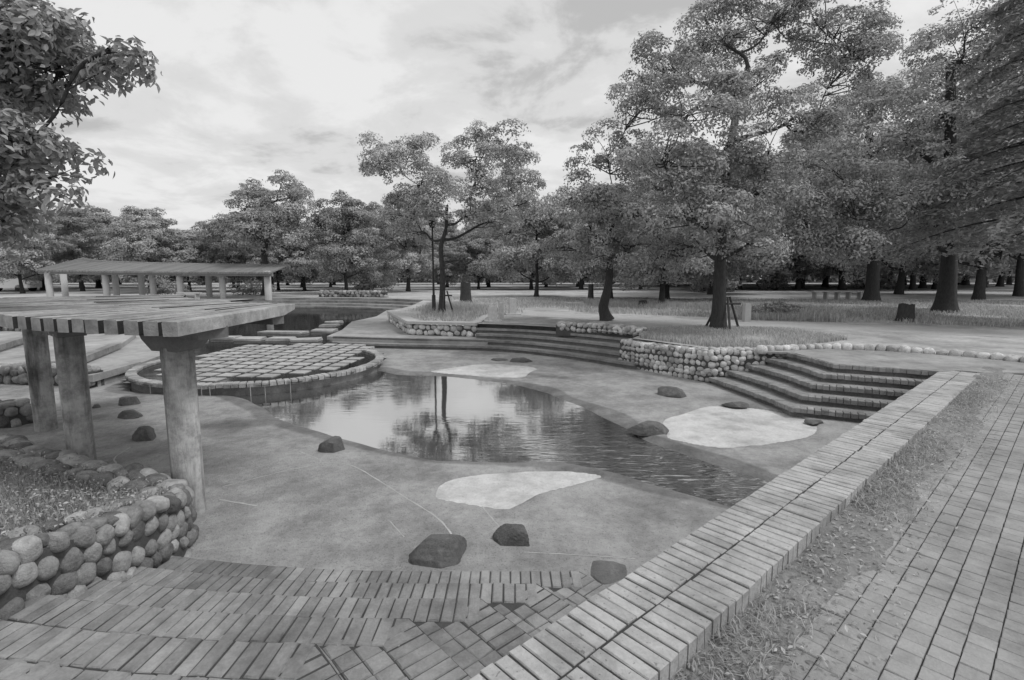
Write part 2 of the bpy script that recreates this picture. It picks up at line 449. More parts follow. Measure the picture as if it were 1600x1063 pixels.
def floor_mesh():
    x0, x1, y0, y1, st = -11.5, 8.0, 2.9, 17.2, 0.045
    xs = np.arange(x0, x1, st); ys = np.arange(y0, y1, st)
    X, Y = np.meshgrid(xs, ys)
    d = sdist(X, Y, STREAM) + 0.05 * vnoise(X, Y, 5, 2)
    z = FLOOR - 0.11 * smooth01((d + 0.16) / 0.42)
    z += 0.006 * vnoise(X, Y, 1.1, 5)
    for k, a in SAND.items():
        q = sdist(X, Y, closed_smooth(a)) + 0.02 * vnoise(X, Y, 9, 4)
        z -= 0.055 * smooth01((q + 0.01) / 0.05)
    wet = smooth01((d + 0.40 + 0.22 * vnoise(X, Y, 1.6, 8)) / 0.30)
    # damp hollow running off to the left of the stream
    hollow = np.exp(-((Y - (7.9 + 0.25 * (X + 3.4))) / 0.35) ** 2) * smooth01((-X - 2.6) / 0.8) * smooth01((X + 5.6) / 1.2)
    wet = np.maximum(wet, 0.75 * hollow)
    damp = np.exp(-(((X - 0.5) / 2.2) ** 2 + ((Y - 11.9 + 0.55 * X) / 0.4) ** 2)); wet = np.maximum(wet, 0.62 * damp)
    V = np.stack([X.ravel(), Y.ravel(), z.ravel()], 1)
    ny, nx = X.shape; i = (np.arange(ny - 1)[:, None] * nx + np.arange(nx - 1)[None, :]).ravel()
    return mesh_np('basin_floor', V, np.stack([i, i + 1, i + nx + 1, i + nx], 1), smooth=True, attrs={'wet': wet.ravel()})
tag(link('basin_floor', floor_mesh(), 'concrete_floor'), kind='structure')
def grid_over(poly, z, st, noise=0.0, attrs=None):
    """sheet over an outline, cut square-wise on a fine grid"""
    poly = np.asarray(poly); x0, y0 = poly.min(0) - st; x1, y1 = poly.max(0) + st
    xs = np.arange(x0, x1, st); ys = np.arange(y0, y1, st); X, Y = np.meshgrid(xs, ys)
    ins = inside_poly(X, Y, poly); Z = np.full(X.shape, z) + noise * vnoise(X, Y, 4, 3)
    ny, nx = X.shape; i = (np.arange(ny - 1)[:, None] * nx + np.arange(nx - 1)[None, :])
    keep = ins[:-1, :-1] | ins[1:, :-1] | ins[:-1, 1:] | ins[1:, 1:]
    i = i[keep]
    return mesh_np('sheet', np.stack([X.ravel(), Y.ravel(), Z.ravel()], 1), np.stack([i, i + 1, i + nx + 1, i + nx], 1), smooth=True,
                   attrs=attrs(X, Y) if attrs else None)
for k, a in SAND.items():
    c = np.array(closed_smooth(a, 14)); m_ = c.mean(0)
    c = m_ + (c - m_) * (1.02 + 0.04 * np.sin(np.arange(len(c)) * 0.9) * np.sin(np.arange(len(c)) * 0.37 + 1) + 0.022 * np.sin(np.arange(len(c)) * 2.3 + 2) * np.sin(np.arange(len(c)) * 0.71))[:, None]
    tag(link('sand_patch', mesh_py('sand_patch', [(x, y, FLOOR - 0.031) for x, y in c], [tuple(range(len(c)))]), 'sand'), kind='structure')
def stream_attr(X, Y):
    near = np.exp(-(((X - 1.9) / 1.15) ** 2 + ((Y - 6.2) / 1.3) ** 2)) + 0.5 * np.exp(-(((X + 4) / 1.2) ** 2 + ((Y - 10.6) / 0.7) ** 2))
    return {'ripple': (0.03 + np.clip(near, 0, 1)).ravel()}
st_out = offset_poly(np.vstack([STREAM, STREAM[:1]]), -0.12)[:-1]
tag(link('stream_water', grid_over(st_out, FLOOR - 0.036, 0.12, attrs=stream_attr), 'stream_water'), kind='structure')

# cement repair lines on the floor
def ribbon(name, pts, w, z, mat):
    P_ = catmull([np.array(p) for p in pts], 8)
    L_, R_ = offset_poly(P_, w / 2), offset_poly(P_, -w / 2)
    wob = 1 + 0.5 * np.sin(np.arange(len(P_)) * 1.7)
    L_ = P_ + (L_ - P_) * wob[:, None] * .6; R_ = P_ + (R_ - P_) * .6
    fz = lambda q: 0.006 * vnoise(q[:, 0], q[:, 1], 1.1, 5)
    V = [(x, y, z + h) for (x, y), h in zip(L_, fz(L_))] + [(x, y, z + h) for (x, y), h in zip(R_, fz(R_))]; n = len(P_)
    F = [(i, n + i, n + i + 1, i + 1) for i in range(n - 1)]
    tag(link(name, mesh_py(name, V, F), mat), kind='structure')
for pts, w in (([(-3.15, 5.32), (-2.7, 5.75), (-2.35, 6.05), (-2.75, 6.42)], 0.022), ([(-2.35, 6.05), (-1.95, 5.95), (-1.5, 5.5), (-1.1, 5.05), (-0.72, 4.62), (-0.52, 4.25), (-0.46, 3.98)], 0.026),
               ([(-0.3, 4.85), (-0.2, 4.62), (-0.08, 4.35)], 0.02), ([(-1.15, 4.55), (-0.95, 4.25)], 0.016), ([(-5.1, 6.6), (-5.0, 6.2), (-4.75, 5.9), (-4.55, 5.4)], 0.03), ([(-3.0, 5.0), (-2.55, 4.86)], 0.04),
               ([(0.1, 4.0), (0.6, 3.95), (1.0, 3.9)], 0.014)):
    ribbon('repair_line', pts, w, FLOOR + 0.0022, 'cement_line')

# -- pool and back pond: one water sheet
PC = np.array([-5.94, 12.24]); PR = 2.65; RIM_Z = -0.48
arc = [PC + PR * 0.97 * np.array([math.cos(a), math.sin(a)]) for a in np.linspace(R(50), R(-190), 60)]
POND = [tuple(q) for q in arc] + [(-9.1, 13.8), (-10.4, 16), (-12.6, 20), (-14.6, 25), (-15.2, 30), (-14.4, 32.2), (-12.5, 32.4), (-9.6, 31.6), (-6.6, 30.0),
        (-7.1, 28.5), (-6.6, 24.5), (-6.95, 21.8), (-6.3, 18.6), (-6.15, 16.2), (-5.2, 15.4)]
tag(link('pond_water', grid_over(POND, -0.535, 0.25, attrs=lambda X, Y: {'ripple': np.full(X.size, 0.10)}), 'pool_water'), kind='structure')
tag(link('pond_bed', prism('pond_bed', [(-18, 13), (-4, 14.0), (-4, 34), (-18, 34)], -0.9, -0.75), 'riser_core'), kind='structure')

# -- soil verge and path on the camera's side of the low wall: one tilted sheet
def side_z(s): return -0.13 + 0.012 * max(0.0, min(s, 11.5) - 1.0)
def verge_mesh():
    ss = np.concatenate([np.arange(-7, 0.8, 0.6), np.arange(0.8, 11.9, 0.05), [12.0]]); nn = np.concatenate([np.arange(-1.06, -0.2, 0.03), np.arange(-0.2, 8.1, 0.7)])
    S, Nn = np.meshgrid(ss, nn); XY = S[..., None] * U2 + Nn[..., None] * N2
    z = np.vectorize(side_z)(S)
    bump = 0.5 + 0.5 * vnoise(XY[..., 0], XY[..., 1], 9, 21); edge = np.clip((-0.56 + 0.16 * vnoise(XY[..., 0], XY[..., 1], 2.2, 6) + 0.06 * vnoise(XY[..., 0], XY[..., 1], 9, 7) - Nn) / 0.16, 0, 1)
    z = z - 0.035 + edge * (0.03 + 0.035 * bump) + 0.008 * vnoise(XY[..., 0], XY[..., 1], 40, 9) * edge
    ny, nx = S.shape; i = (np.arange(ny - 1)[:, None] * nx + np.arange(nx - 1)[None, :]).ravel()
    V = np.stack([XY[..., 0].ravel(), XY[..., 1].ravel(), z.ravel()], 1)
    return mesh_np('verge', V, np.stack([i, i + 1, i + nx + 1, i + nx][::-1], 1), smooth=True)
tag(link('verge', verge_mesh(), 'soil'), kind='structure')

# -- paved path: single pavers, the far rest joined
path = tag(link('paved_path', prism('paved_path', [tuple(sn(0.2, -0.72)), tuple(sn(0.2, 1.6)), tuple(sn(11.6, 1.6)), tuple(sn(11.6, -0.72))],
               lambda x, y: side_z(U2 @ (x, y)) - 0.10, lambda x, y: side_z(U2 @ (x, y)) - 0.016), 'mortar'), kind='structure')
PAVER = brick_set('paver', 0.0965, 0.1020, 0.05, 8, 0.0035, 0.0016)
for m_ in PAVER: m_.materials.append(MATS['path_paver'])
tilt = math.atan(0.012)
spots = []
for r_ in range(20):
    n_ = -0.70 + 0.1065 * r_
    for k in range(114):
        s_ = 0.6 + 0.0985 * (k + (0.5 if r_ % 2 else 0) + 0.08 * math.sin(r_ * 7.3)) - (.0015 if k % 5 == 2 else 0)
        if s_ > 11.45: continue
        c = sn(s_, n_); 
        if c[1] < 0.9: continue
        u = c[0] / max(c[1], .1)
        spots.append((np.hypot(*c) if u < 1.12 else 1e3 + np.hypot(*c), s_, n_, c))
spots.sort(key=lambda t: t[0])
restV, restF = [], []
for i, (d_, s_, n_, c) in enumerate(spots):
    z = side_z(s_) + rnd.uniform(-0.002, 0.002); rot = ANG + rnd.gauss(0, 0.010)
    if i < 290:
        link('paver', PAVER[(i * 5 + i // 7) % 8], parent=path, loc=(c[0], c[1], z), rot=(rnd.gauss(0, .008), -tilt + rnd.gauss(0, .006), rot))
    else:
        me = PAVER[(i * 5 + i // 7) % 8]; k = len(restV); ca, sa = math.cos(rot), math.sin(rot)
        for v in me.vertices: restV.append((c[0] + ca * v.co.x - sa * v.co.y, c[1] + sa * v.co.x + ca * v.co.y, z + v.co.z + v.co.x * .012))
        for p in me.polygons: restF.append(tuple(k + q for q in p.vertices))
tag(link('far_pavers', mesh_py('far_pavers', restV, restF), 'path_paver', path), kind='stuff')

# ================================================================== LOW BRICK WALL (coping of two brick rows)
wall = thing('brick_wall', (*sn(1.0, -1.26), 0), 'low wall capped by two rows of pale bricks between basin and path', 'wall')
link('wall_core', prism('wall_core', [tuple(sn(0.2, -1.492)), tuple(sn(0.2, -1.022)), tuple(sn(11.15, -1.022)), tuple(sn(11.15, -1.492))], -0.85, -0.009, WORLD_LOC[wall.name]), 'mortar', wall, WORLD_LOC[wall.name])
CB = brick_set('coping_brick', 0.238, 0.0665, 0.115, 8, 0.005, 0.0016)
for m_ in CB: m_.materials.append(MATS['coping_brick'])
for row, nc in enumerate((-1.380, -1.131)):
    for k in range(133):
        s_ = 1.05 + 0.0755 * k + (0.02 if row else 0)
        if s_ > 11.1: continue
        c = sn(s_ + rnd.gauss(0, .0012), nc + rnd.gauss(0, .002))
        link('brick', CB[rnd.randrange(8)], parent=wall, loc=(c[0], c[1], rnd.gauss(0, .0018)), rot=(rnd.gauss(0, .006), rnd.gauss(0, .005), ANG - math.pi / 2 + rnd.gauss(0, .008)))

# ================================================================== NEAR STEPS going down to the basin floor
near = thing('brick_steps', (-1.2, 2.1, 0), 'brick steps in the foreground descending away to the basin floor beside the low wall', 'steps')
NB = brick_set('nosing_brick', 0.2, 0.066, 0.07, 8, 0.006, 0.0022)
SP = brick_set('square_paver', 0.0995, 0.0995, 0.05, 6, 0.006, 0.003)
for m_ in NB + SP: m_.materials.append(MATS['step_brick'])
NZ = [FLOOR + RISE * (i + 1) for i in range(5)]
NS = [2.71, 2.22, 1.72, 1.22, 0.73]
def edge_y(i, x): return 3.51 - 0.365 * i + 0.05 * max(0.0, -0.6 - x) ** 2
for i in range(5):
    Y0 = 3.51 - 0.365 * i; s_ = NS[i]
    kx = (s_ - 0.667 * Y0) / 0.745
    coping_pt = sn(s_, -1.46)
    left = -2.82
    cxs = [x for x in np.linspace(left, -0.6, 10) if x < kx - .02]
    front = [(x, edge_y(i, x)) for x in cxs] + [(kx, edge_y(i, kx)), tuple(coping_pt)]
    back = [tuple(sn(s_ - 0.85, -1.46)), (kx - 0.45, Y0 - 0.75)] + [(x, edge_y(i, x) - .75) for x in cxs[::-1] if x < kx - .5]
    link('tread', prism('tread', [(x, y) for x, y in front + back], NZ[i] - 0.30, NZ[i] - 0.008, WORLD_LOC[near.name]), 'step_mortar', near, WORLD_LOC[near.name])
    P_, T_, _ = resample(front[:-1], 0.0725)
    for p, t in zip(P_, T_):
        if p[0] > kx - 0.035: continue
        nrm = np.array([t[1], -t[0]]); c = p + nrm * 0.103
        a = math.atan2(nrm[1], nrm[0])
        link('brick', NB[rnd.randrange(8)], parent=near, loc=(c[0], c[1], NZ[i] + rnd.gauss(0, .002)), rot=(rnd.gauss(0, .004), rnd.gauss(0, .004), a + rnd.gauss(0, .008)))
    P_, T_, _ = resample([(kx, Y0), tuple(sn(s_, -1.505))], 0.0725)
    for q, (p, t) in enumerate(zip(P_, T_)):
        c = p - U2 * 0.103
        sc = 1.0; dz = -0.0035 if q < 3 else 0.0
        link('brick', NB[rnd.randrange(8)], parent=near, loc=(c[0], c[1], NZ[i] + dz + rnd.gauss(0, .0012)), rot=(rnd.gauss(0, .004), rnd.gauss(0, .004), ANG + rnd.gauss(0, .012)))
    # square pavers on the wider right part of the tread
    for a in range(9):
        ss = s_ - 0.260 - 0.104 * a
        for b in range(16):
            nn = -1.56 - 0.104 * b; c = sn(ss, nn)
            if c[1] > edge_y(i, c[0]) - 0.215 or c[0] < -2.6: continue
            if i < 4 and (c[1] < edge_y(i + 1, c[0]) - 0.10 and ss < NS[i + 1] - .10): continue
            link('paver', SP[rnd.randrange(6)], parent=near, loc=(c[0], c[1], NZ[i] - (.004 if c[1] > edge_y(i, c[0]) - .27 else 0) + rnd.gauss(0, .0008)), rot=(rnd.gauss(0, .008), rnd.gauss(0, .008), ANG + rnd.gauss(0, .012)))
# paving at the top of the steps, left of the low wall
top_pave = tag(link('top_paving', prism('top_paving', [(-2.8, 0.4), tuple(sn(-1.1, -1.47)), tuple(sn(0.50, -1.47)), (-1.25, 1.80), (-2.0, 1.9), (-2.8, 2.12)], -0.1, -0.006), 'step_mortar'), kind='structure')
for a in range(9):
    for b in range(26):
        x = -0.95 - 0.107 * b + (0.05 if a % 2 else 0); y = edge_y(4, x) - 0.262 - 0.105 * a
        if (np.array([x, y]) @ N2) > -1.56 or (np.array([x, y]) @ U2) > 0.62: continue
        if y < 1.35 or x < -2.6: continue
        link('paver', SP[rnd.randrange(6)], parent=top_pave, loc=(x, y, rnd.gauss(0.001, .002)), rot=(rnd.gauss(0, .008), rnd.gauss(0, .008), -.10 * max(0, -.6 - x) + rnd.gauss(0, .015)))

# ================================================================== RIGHT STEPS (five, bent) up to the landing
rst = thing('brick_steps', (5.5, 9.5, 0), 'five bent brick-edged steps on the right between cobble wall and low wall', 'steps')
RB = brick_set('edge_brick', 0.2, 0.092, 0.075, 6, 0.008, 0.003)
for m_ in RB: m_.materials.append(MATS['far_step_brick'])
RA = [(4.15, 10.62), (4.52, 10.62), (4.9, 10.6), (5.28, 10.55), (5.62, 10.45)]
RM = [(4.42, 9.3), (4.76, 9.42), (5.1, 9.52), (5.42, 9.62), (5.72, 9.7)]
RBB = [(4.55, 8.15), (4.85, 8.38), (5.15, 8.6), (5.44, 8.82), (5.74, 9.0)]
def rc(i):
    b = np.array(RBB[i]); d = np.array([0.89, -0.46]); t = (-1.44 - b @ N2) / (d @ N2); return b + d * t
for i in range(5):
    z = FLOOR + RISE * (i + 1)
    ed = catmull([RA[i], RM[i], RBB[i]], 6); ed = np.vstack([ed, rc(i)[None]])
    bk = offset_poly(ed, 1.1)
    inner = offset_poly(ed, 0.065); t_in = offset_poly(ed, 0.12)
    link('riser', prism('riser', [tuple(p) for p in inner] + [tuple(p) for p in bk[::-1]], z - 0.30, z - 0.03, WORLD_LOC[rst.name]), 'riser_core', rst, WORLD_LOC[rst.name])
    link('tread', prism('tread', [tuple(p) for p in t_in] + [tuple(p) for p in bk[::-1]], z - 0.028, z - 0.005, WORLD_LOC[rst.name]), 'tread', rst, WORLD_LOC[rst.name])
    P_, T_, _ = resample(ed, 0.098)
    for p, t in zip(P_, T_):
        nrm = np.array([-t[1], t[0]]); c = p + nrm * 0.10
        link('brick', RB[rnd.randrange(6)], parent=rst, loc=(c[0], c[1], z + rnd.gauss(0, .0025)), rot=(rnd.gauss(0, .01), rnd.gauss(0, .01), math.atan2(nrm[1], nrm[0]) + rnd.gauss(0, .02)))
ARC = catmull([(5.1, 10.5), (5.94, 10.75), (6.87, 10.89), (7.96, 10.51), (8.77, 9.9), (9.35, 9.15), (9.9, 8.2)], 8)
tag(link('landing', prism('landing', [(5.75, 10.35), (5.78, 9.0), (7.1, 8.3)] + [tuple(sn(11.12, -1.3)), tuple(sn(11.2, -1.0)), (9.6, 8.1)] + [tuple(p) for p in ARC[::-1]], -0.03, 0.006), 'landing'), kind='structure')

# ================================================================== CENTRE STEPS (far side of the basin)
cst = thing('brick_steps', (0, 15, 0), 'long low curved steps across the far side of the basin', 'steps')
CE = catmull([(-5.9, 16.15), (-3.76, 15.69), (-0.48, 15.1), (1.39, 13.85), (2.95, 12.2)], 8)
for i in range(5):
    z = FLOOR + RISE * (i + 1)
    ed = offset_poly(CE, 0.36 * i)
    if i >= 2:
        st_ = np.array([-1.14, np.interp(-1.14, ed[:, 0], ed[:, 1])]); ed = np.vstack([st_[None], ed[ed[:, 0] > -1.1]])
    bk = offset_poly(ed, 0.75); inner = offset_poly(ed, 0.06); t_in = offset_poly(ed, 0.15)
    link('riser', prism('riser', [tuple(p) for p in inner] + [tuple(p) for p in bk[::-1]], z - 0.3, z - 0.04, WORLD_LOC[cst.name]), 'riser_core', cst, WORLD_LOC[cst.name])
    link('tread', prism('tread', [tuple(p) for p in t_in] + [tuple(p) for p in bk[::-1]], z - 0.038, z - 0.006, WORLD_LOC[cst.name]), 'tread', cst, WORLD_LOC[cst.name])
    nb = offset_poly(ed, 0.22)
    link('nosing', prism('nosing', [tuple(p) for p in ed] + [tuple(p) for p in nb[::-1]], z - 0.06, z + 0.004, WORLD_LOC[cst.name]), 'far_step_brick', cst, WORLD_LOC[cst.name])
E2L = offset_poly(CE, 0.36)
tag(link('plaza', prism('plaza', [tuple(p) for p in E2L if p[0] < -0.6] + [(-0.9, 16.9), (-3.2, 17.4), (-4.9, 21.5), (-4.8, 26), (-5.2, 30.5), (-6.5, 30.0), (-7.0, 28.5), (-6.5, 24.5), (-6.85, 21.8), (-6.2, 18.6), (-6.05, 16.6)], -0.75, -0.424), 'plaza'), kind='structure')

# curved terraces behind the back pond
terr = thing('curved_terrace', (-11, 33, 0), 'low curved kerb steps around the far edge of the back pond', 'kerb')
TE = catmull([(-17.2, 27), (-15.6, 31.6), (-12.6, 32.6), (-9.6, 31.8), (-6.6, 30.1), (-5.6, 27.5)], 8)
for i in range(4):
    ed = offset_poly(TE, 0.55 * i); bk = offset_poly(TE, 0.55 * i + 0.9)
    link('kerb', prism('kerb', [tuple(p) for p in ed] + [tuple(p) for p in bk[::-1]], -0.8, -0.45 + 0.155 * i, WORLD_LOC[terr.name]), 'far_step_brick' if i % 2 == 0 else 'landing', terr, WORLD_LOC[terr.name])

# left terraces beside the pool
lt = thing('side_terrace', (-10, 12, 0), 'pale terrace with brick kerbs left of the round pool', 'terrace')
for poly, z, mt in (([(-8.5, 10.3), (-8.62, 11.6), (-8.95, 12.9), (-9.3, 13.7), (-10.6, 16.0), (-12.8, 20.0), (-17, 20), (-17, 11.5), (-11, 10.85), (-9.4, 10.62), (-8.6, 10.35)], -0.46, 'plaza'),
                    ([(-9.75, 11.4), (-10.75, 13.9), (-12.2, 16.5), (-17, 18), (-17, 11.6), (-11, 10.95)], -0.33, 'plaza'),
                    ([(-12.2, 11.6), (-13.5, 14.1), (-15, 16.5), (-17, 17), (-17, 11)], -0.20, 'plaza')):
    link('slab', prism('slab', poly, -0.8, z, WORLD_LOC[lt.name]), mt, lt, WORLD_LOC[lt.name])
for a, b, z in (((-8.42, 10.1), (-8.6, 11.7), -0.44), ((-9.68, 11.35), (-10.75, 13.95), -0.30), ((-12.1, 11.5), (-13.5, 14.15), -0.16)):
    a = np.array(a); b = np.array(b); d = (b - a) / np.linalg.norm(b - a); nn = np.array([-d[1], d[0]]) * 0.20
    link('kerb', prism('kerb', [tuple(a), tuple(b), tuple(b + nn), tuple(a + nn)], z - 0.12, z + 0.02, WORLD_LOC[lt.name]), 'far_step_brick', lt, WORLD_LOC[lt.name])

# ================================================================== COBBLE WALLS
def cobble_wall(root, line, z_bot, z_top, size, depth=0.16, top=True, meshes=STONES, thick=0.36, seed=1, core=True, outward=-1):
    """river cobbles bedded on a mortar core; line = front foot of the wall, stones face to its right (outward=-1)"""
    r = random.Random(seed)
    line = np.asarray(line, float)
    zb = z_bot if callable(z_bot) else (lambda x, y: z_bot)
    zt = z_top if callable(z_top) else (lambda x, y: z_top)
    if core:
        bk = offset_poly(line, thick * -outward); fr = offset_poly(line, 0.022 * -outward)
        link('wall_core', prism('wall_core', [tuple(p) for p in fr] + [tuple(p) for p in bk[::-1]], lambda x, y: zb(x, y) - 0.15, lambda x, y: zt(x, y) - 0.05, WORLD_LOC[root.name]), 'wall_mortar', root, WORLD_LOC[root.name])
    hmax = max(zt(*p) - zb(*p) for p in line); rows = max(1, int(round(hmax / (size * 0.80)))); k = 0; h = hmax / rows
    for row in range(rows):
        P_, T_, w = resample(line, size * r.uniform(0.9, 1.08))
        for p, t in zip(P_, T_):
            nrm = np.array([t[1], -t[0]]) * (-outward) * -1
            nrm = np.array([t[1], -t[0]]) if outward == -1 else np.array([-t[1], t[0]])
            q = p + t * r.uniform(-.14, .14) * w + t * (w * .5 if row % 2 else 0)
            z = zt(*p) - h * (row + 0.5) + r.uniform(-.10, .10) * h + (h * .18 * math.sin(p[0] * 9 + p[1] * 7 + row * 2))
            if z < zb(*p) - 0.3 * h: continue
            a = w * r.uniform(0.46, 0.62); b = h * r.uniform(0.46, 0.64); d = depth * r.uniform(0.55, 0.9)
            if r.random() < 0.2: a *= 0.68; b *= .85
            c = q - nrm * 0.05
            link('stone', meshes[r.randrange(len(meshes))], parent=root, loc=(c[0], c[1], z), rot=(r.gauss(0, .25), r.gauss(0, .42), math.atan2(t[1], t[0]) + r.gauss(0, .12)), sc=(a, d, b)); k += 1
    if top:
        for off in (0.10, 0.27):
            P_, T_, w = resample(offset_poly(line, off * -outward), size * 1.12)
            for p, t in zip(P_, T_):
                z = zt(*p) - 0.02
                link('stone', meshes[r.randrange(len(meshes))], parent=root, loc=(p[0], p[1], z), rot=(r.gauss(0, .12), r.gauss(0, .12), math.atan2(t[1], t[0]) + r.gauss(0, .4)), sc=(w * r.uniform(.46, .6), size * r.uniform(.4, .52), size * r.uniform(.24, .34))); k += 1
    return k

# planter in the lower left corner
pl = thing('stone_planter', (-3.6, 4.2, FLOOR), 'planter of large rounded river cobbles in the left foreground', 'planter')
PF = catmull([(-2.72, 1.2), (-2.62, 1.9), (-2.58, 2.6), (-2.57, 3.2), (-2.62, 3.7), (-2.66, 3.98), (-2.80, 4.28)], 5)
def pl_z(x, y): return max(-0.20, min(0.2, -0.19 + 0.235 * (4.05 - y)))
def step_z(x, y):
    z = FLOOR
    for i in range(5):
        if y < edge_y(i, x): z = NZ[i]
    return z
cobble_wall(pl, PF, lambda x, y: step_z(x, y) - .03, pl_z, 0.145, 0.09, top=True, seed=5, thick=0.42)
PBK = catmull([(-2.80, 4.28), (-3.3, 4.50), (-3.97, 4.78), (-4.94, 5.2), (-5.9, 5.72), (-7.2, 6.4)], 4)
cobble_wall(pl, PBK, FLOOR, -0.21, 0.20, 0.12, top=True, seed=6, thick=0.3)
POLY_PL = [tuple(p) for p in PF] + [tuple(p) for p in PBK[1:]] + [(-8.5, 5.0), (-6.0, 1.5), (-4, 1.0)]
_sb = grid_over([tuple(np.array((-3.9, 3.6)) + (np.array(p) - np.array((-3.9, 3.6))) * 0.90) for p in POLY_PL], 0.0, 0.10)
for v in _sb.vertices: v.co.z = pl_z(v.co.x, v.co.y) - 0.04 + 0.02 * math.sin(v.co.x * 9) * math.sin(v.co.y * 8) - WORLD_LOC[pl.name][2]; v.co.x -= WORLD_LOC[pl.name][0]; v.co.y -= WORLD_LOC[pl.name][1]
link('soil_bed', _sb, 'soil', pl, WORLD_LOC[pl.name])

# short cobble wall end at the left edge
w2 = thing('cobble_wall', (-8.6, 7.5, FLOOR), 'short cobble wall end at the left edge behind the pergola column', 'wall')
cobble_wall(w2, [(-12.5, 7.35), (-9.5, 7.35), (-7.55, 7.45), (-7.42, 7.75)], FLOOR, -0.36, 0.20, 0.13, seed=8)
w3 = thing('cobble_wall', (-10, 10.5, FLOOR), 'cobble retaining wall under the terrace left of the round pool', 'wall')
cobble_wall(w3, [(-14.5, 11.0), (-11, 10.62), (-9.4, 10.38), (-8.6, 10.12)], FLOOR, -0.33, 0.20, 0.13, seed=9)
w4 = thing('cobble_wall', (-14, 15.5, 0), 'low cobble edging at far left beyond the terrace', 'wall')
cobble_wall(w4, [(-17.5, 16.4), (-15.2, 16.0), (-13.2, 16.6)], -0.33, -0.02, 0.26, 0.15, seed=10)

# cobble retaining wall round the bed of the big tree, on the right
w5 = thing('cobble_wall', (3.6, 11.8, FLOOR), 'tall pale cobble retaining wall in front of the big tree', 'wall')
W5L = [(2.72, 12.86), (2.86, 12.55), (3.5, 11.6), (4.1, 10.72), (4.24, 10.6)]
def w5_bot(x, y): return FLOOR if x < 4.3 else FLOOR + RISE * min(5, max(0, (x - 3.85) / 0.37))
cobble_wall(w5, W5L, FLOOR, lambda x, y: -0.06 + 0.05 * max(0, x - 3.2), 0.150, 0.09, meshes=PSTONES, seed=12)
cobble_wall(w5, [(4.24, 10.6), (4.6, 10.62), (5.1, 10.58), (5.6, 10.52)], lambda x, y: w5_bot(x, y) - .1, 0.02, 0.150, 0.09, meshes=PSTONES, seed=13)
w6 = thing('stone_edging', (7.5, 10.6, 0), 'single row of pale cobbles edging the landing at the top of the right steps', 'edging')
rr = random.Random(31)
P_, T_, w_ = resample(ARC, 0.205)
for p, t in zip(P_, T_):
    link('stone', PSTONES[rr.randrange(8)], parent=w6, loc=(p[0], p[1], 0.035), rot=(rr.gauss(0, .1), rr.gauss(0, .15), math.atan2(t[1], t[0]) + rr.gauss(0, .2)), sc=(w_ * rr.uniform(.44, .56), 0.095 * rr.uniform(.8, 1.2), 0.085 * rr.uniform(.8, 1.25)))
w7 = thing('stone_edging', (2.6, 14.4, 0), 'low cobble row at the top right end of the far curved steps', 'edging')
cobble_wall(w7, [(1.3, 15.15), (2.1, 14.8), (2.8, 14.25), (3.4, 13.5)], -0.08, 0.16, 0.17, 0.11, meshes=PSTONES, seed=14, thick=.3)

# white capped retaining wall below the middle tree
w8 = thing('capped_wall', (-3, 17, FLOOR), 'cobble wall with a smooth white cap below the middle tree', 'wall')
CW = [(-5.3, 21.9), (-5.05, 21.2), (-3.45, 17.0), (-1.15, 16.42)]
cobble_wall(w8, [tuple(p) for p in CW], -0.42, -0.06, 0.21, 0.12, meshes=PSTONES, seed=15, top=False)
for q, part in enumerate((CW, [(-1.08, 16.80), (-0.98, 18.7), (-0.75, 20.4)])):
    o1 = offset_poly(part, -0.06); o2 = offset_poly(part, 0.34 if q == 0 else 0.26)
    link('cap', prism('cap', [tuple(p) for p in o1] + [tuple(p) for p in o2[::-1]], -0.055, 0.035 - .006 * q, WORLD_LOC[w8.name]), 'pale_cap', w8, WORLD_LOC[w8.name])
link('end_core', prism('end_core', [(-1.13, 16.42), (-1.12, 17.4), (-0.98, 18.7), (-0.76, 20.4), (-1.4, 20.4), (-1.5, 16.55)], -0.75, -0.056, WORLD_LOC[w8.name]), 'wall_mortar', w8, WORLD_LOC[w8.name])
w9 = thing('cobble_wall', (-11.5, 35.6, 0), 'low rubble wall behind the back pond', 'wall')
cobble_wall(w9, [(-13.4, 35.6), (-10.9, 35.4), (-8.6, 34.8)], 0.0, 0.40, 0.30, 0.16, seed=16)

# ================================================================== ROUND POOL
pool = thing('round_pool', (PC[0], PC[1], FLOOR), 'round raised pool with a brick rim', 'pool')
A0, A1 = R(48), R(-198)
def ring_sector(r0, r1, z0, z1, a0, a1, n):
    aa = np.linspace(a0, a1, n); o = [(math.cos(a) * r1, math.sin(a) * r1) for a in aa]; i_ = [(math.cos(a) * r0, math.sin(a) * r0) for a in aa[::-1]]
    return prism('ring', o + i_, z0, z1)
link('pool_wall', ring_sector(PR - 0.12, PR + 0.02, -0.15, RIM_Z - FLOOR - 0.075, A0, A1, 70), 'riser_core', pool, WORLD_LOC[pool.name])
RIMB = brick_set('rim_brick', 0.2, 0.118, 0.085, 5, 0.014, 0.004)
for m_ in RIMB: m_.materials.append(MATS['pool_rim_brick'])
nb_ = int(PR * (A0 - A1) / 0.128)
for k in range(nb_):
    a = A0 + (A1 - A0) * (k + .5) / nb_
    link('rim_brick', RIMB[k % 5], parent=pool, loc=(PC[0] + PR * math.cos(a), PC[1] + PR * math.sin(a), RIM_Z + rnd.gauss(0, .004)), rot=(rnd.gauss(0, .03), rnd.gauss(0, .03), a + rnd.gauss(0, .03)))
tv, tf = [], []
for a in (-113, -104, -88, -84, -70, -66, -55):
    ar = R(a + rnd.uniform(-2, 2)); box_into(tv, tf, (math.cos(ar) * (PR + .115), math.sin(ar) * (PR + .115), 0.07), (0.008, 0.012, 0.22), ar)
tag(link('water_trickles', mesh_py('water_trickles', tv, tf), 'trickle', pool, WORLD_LOC[pool.name]), kind='stuff')
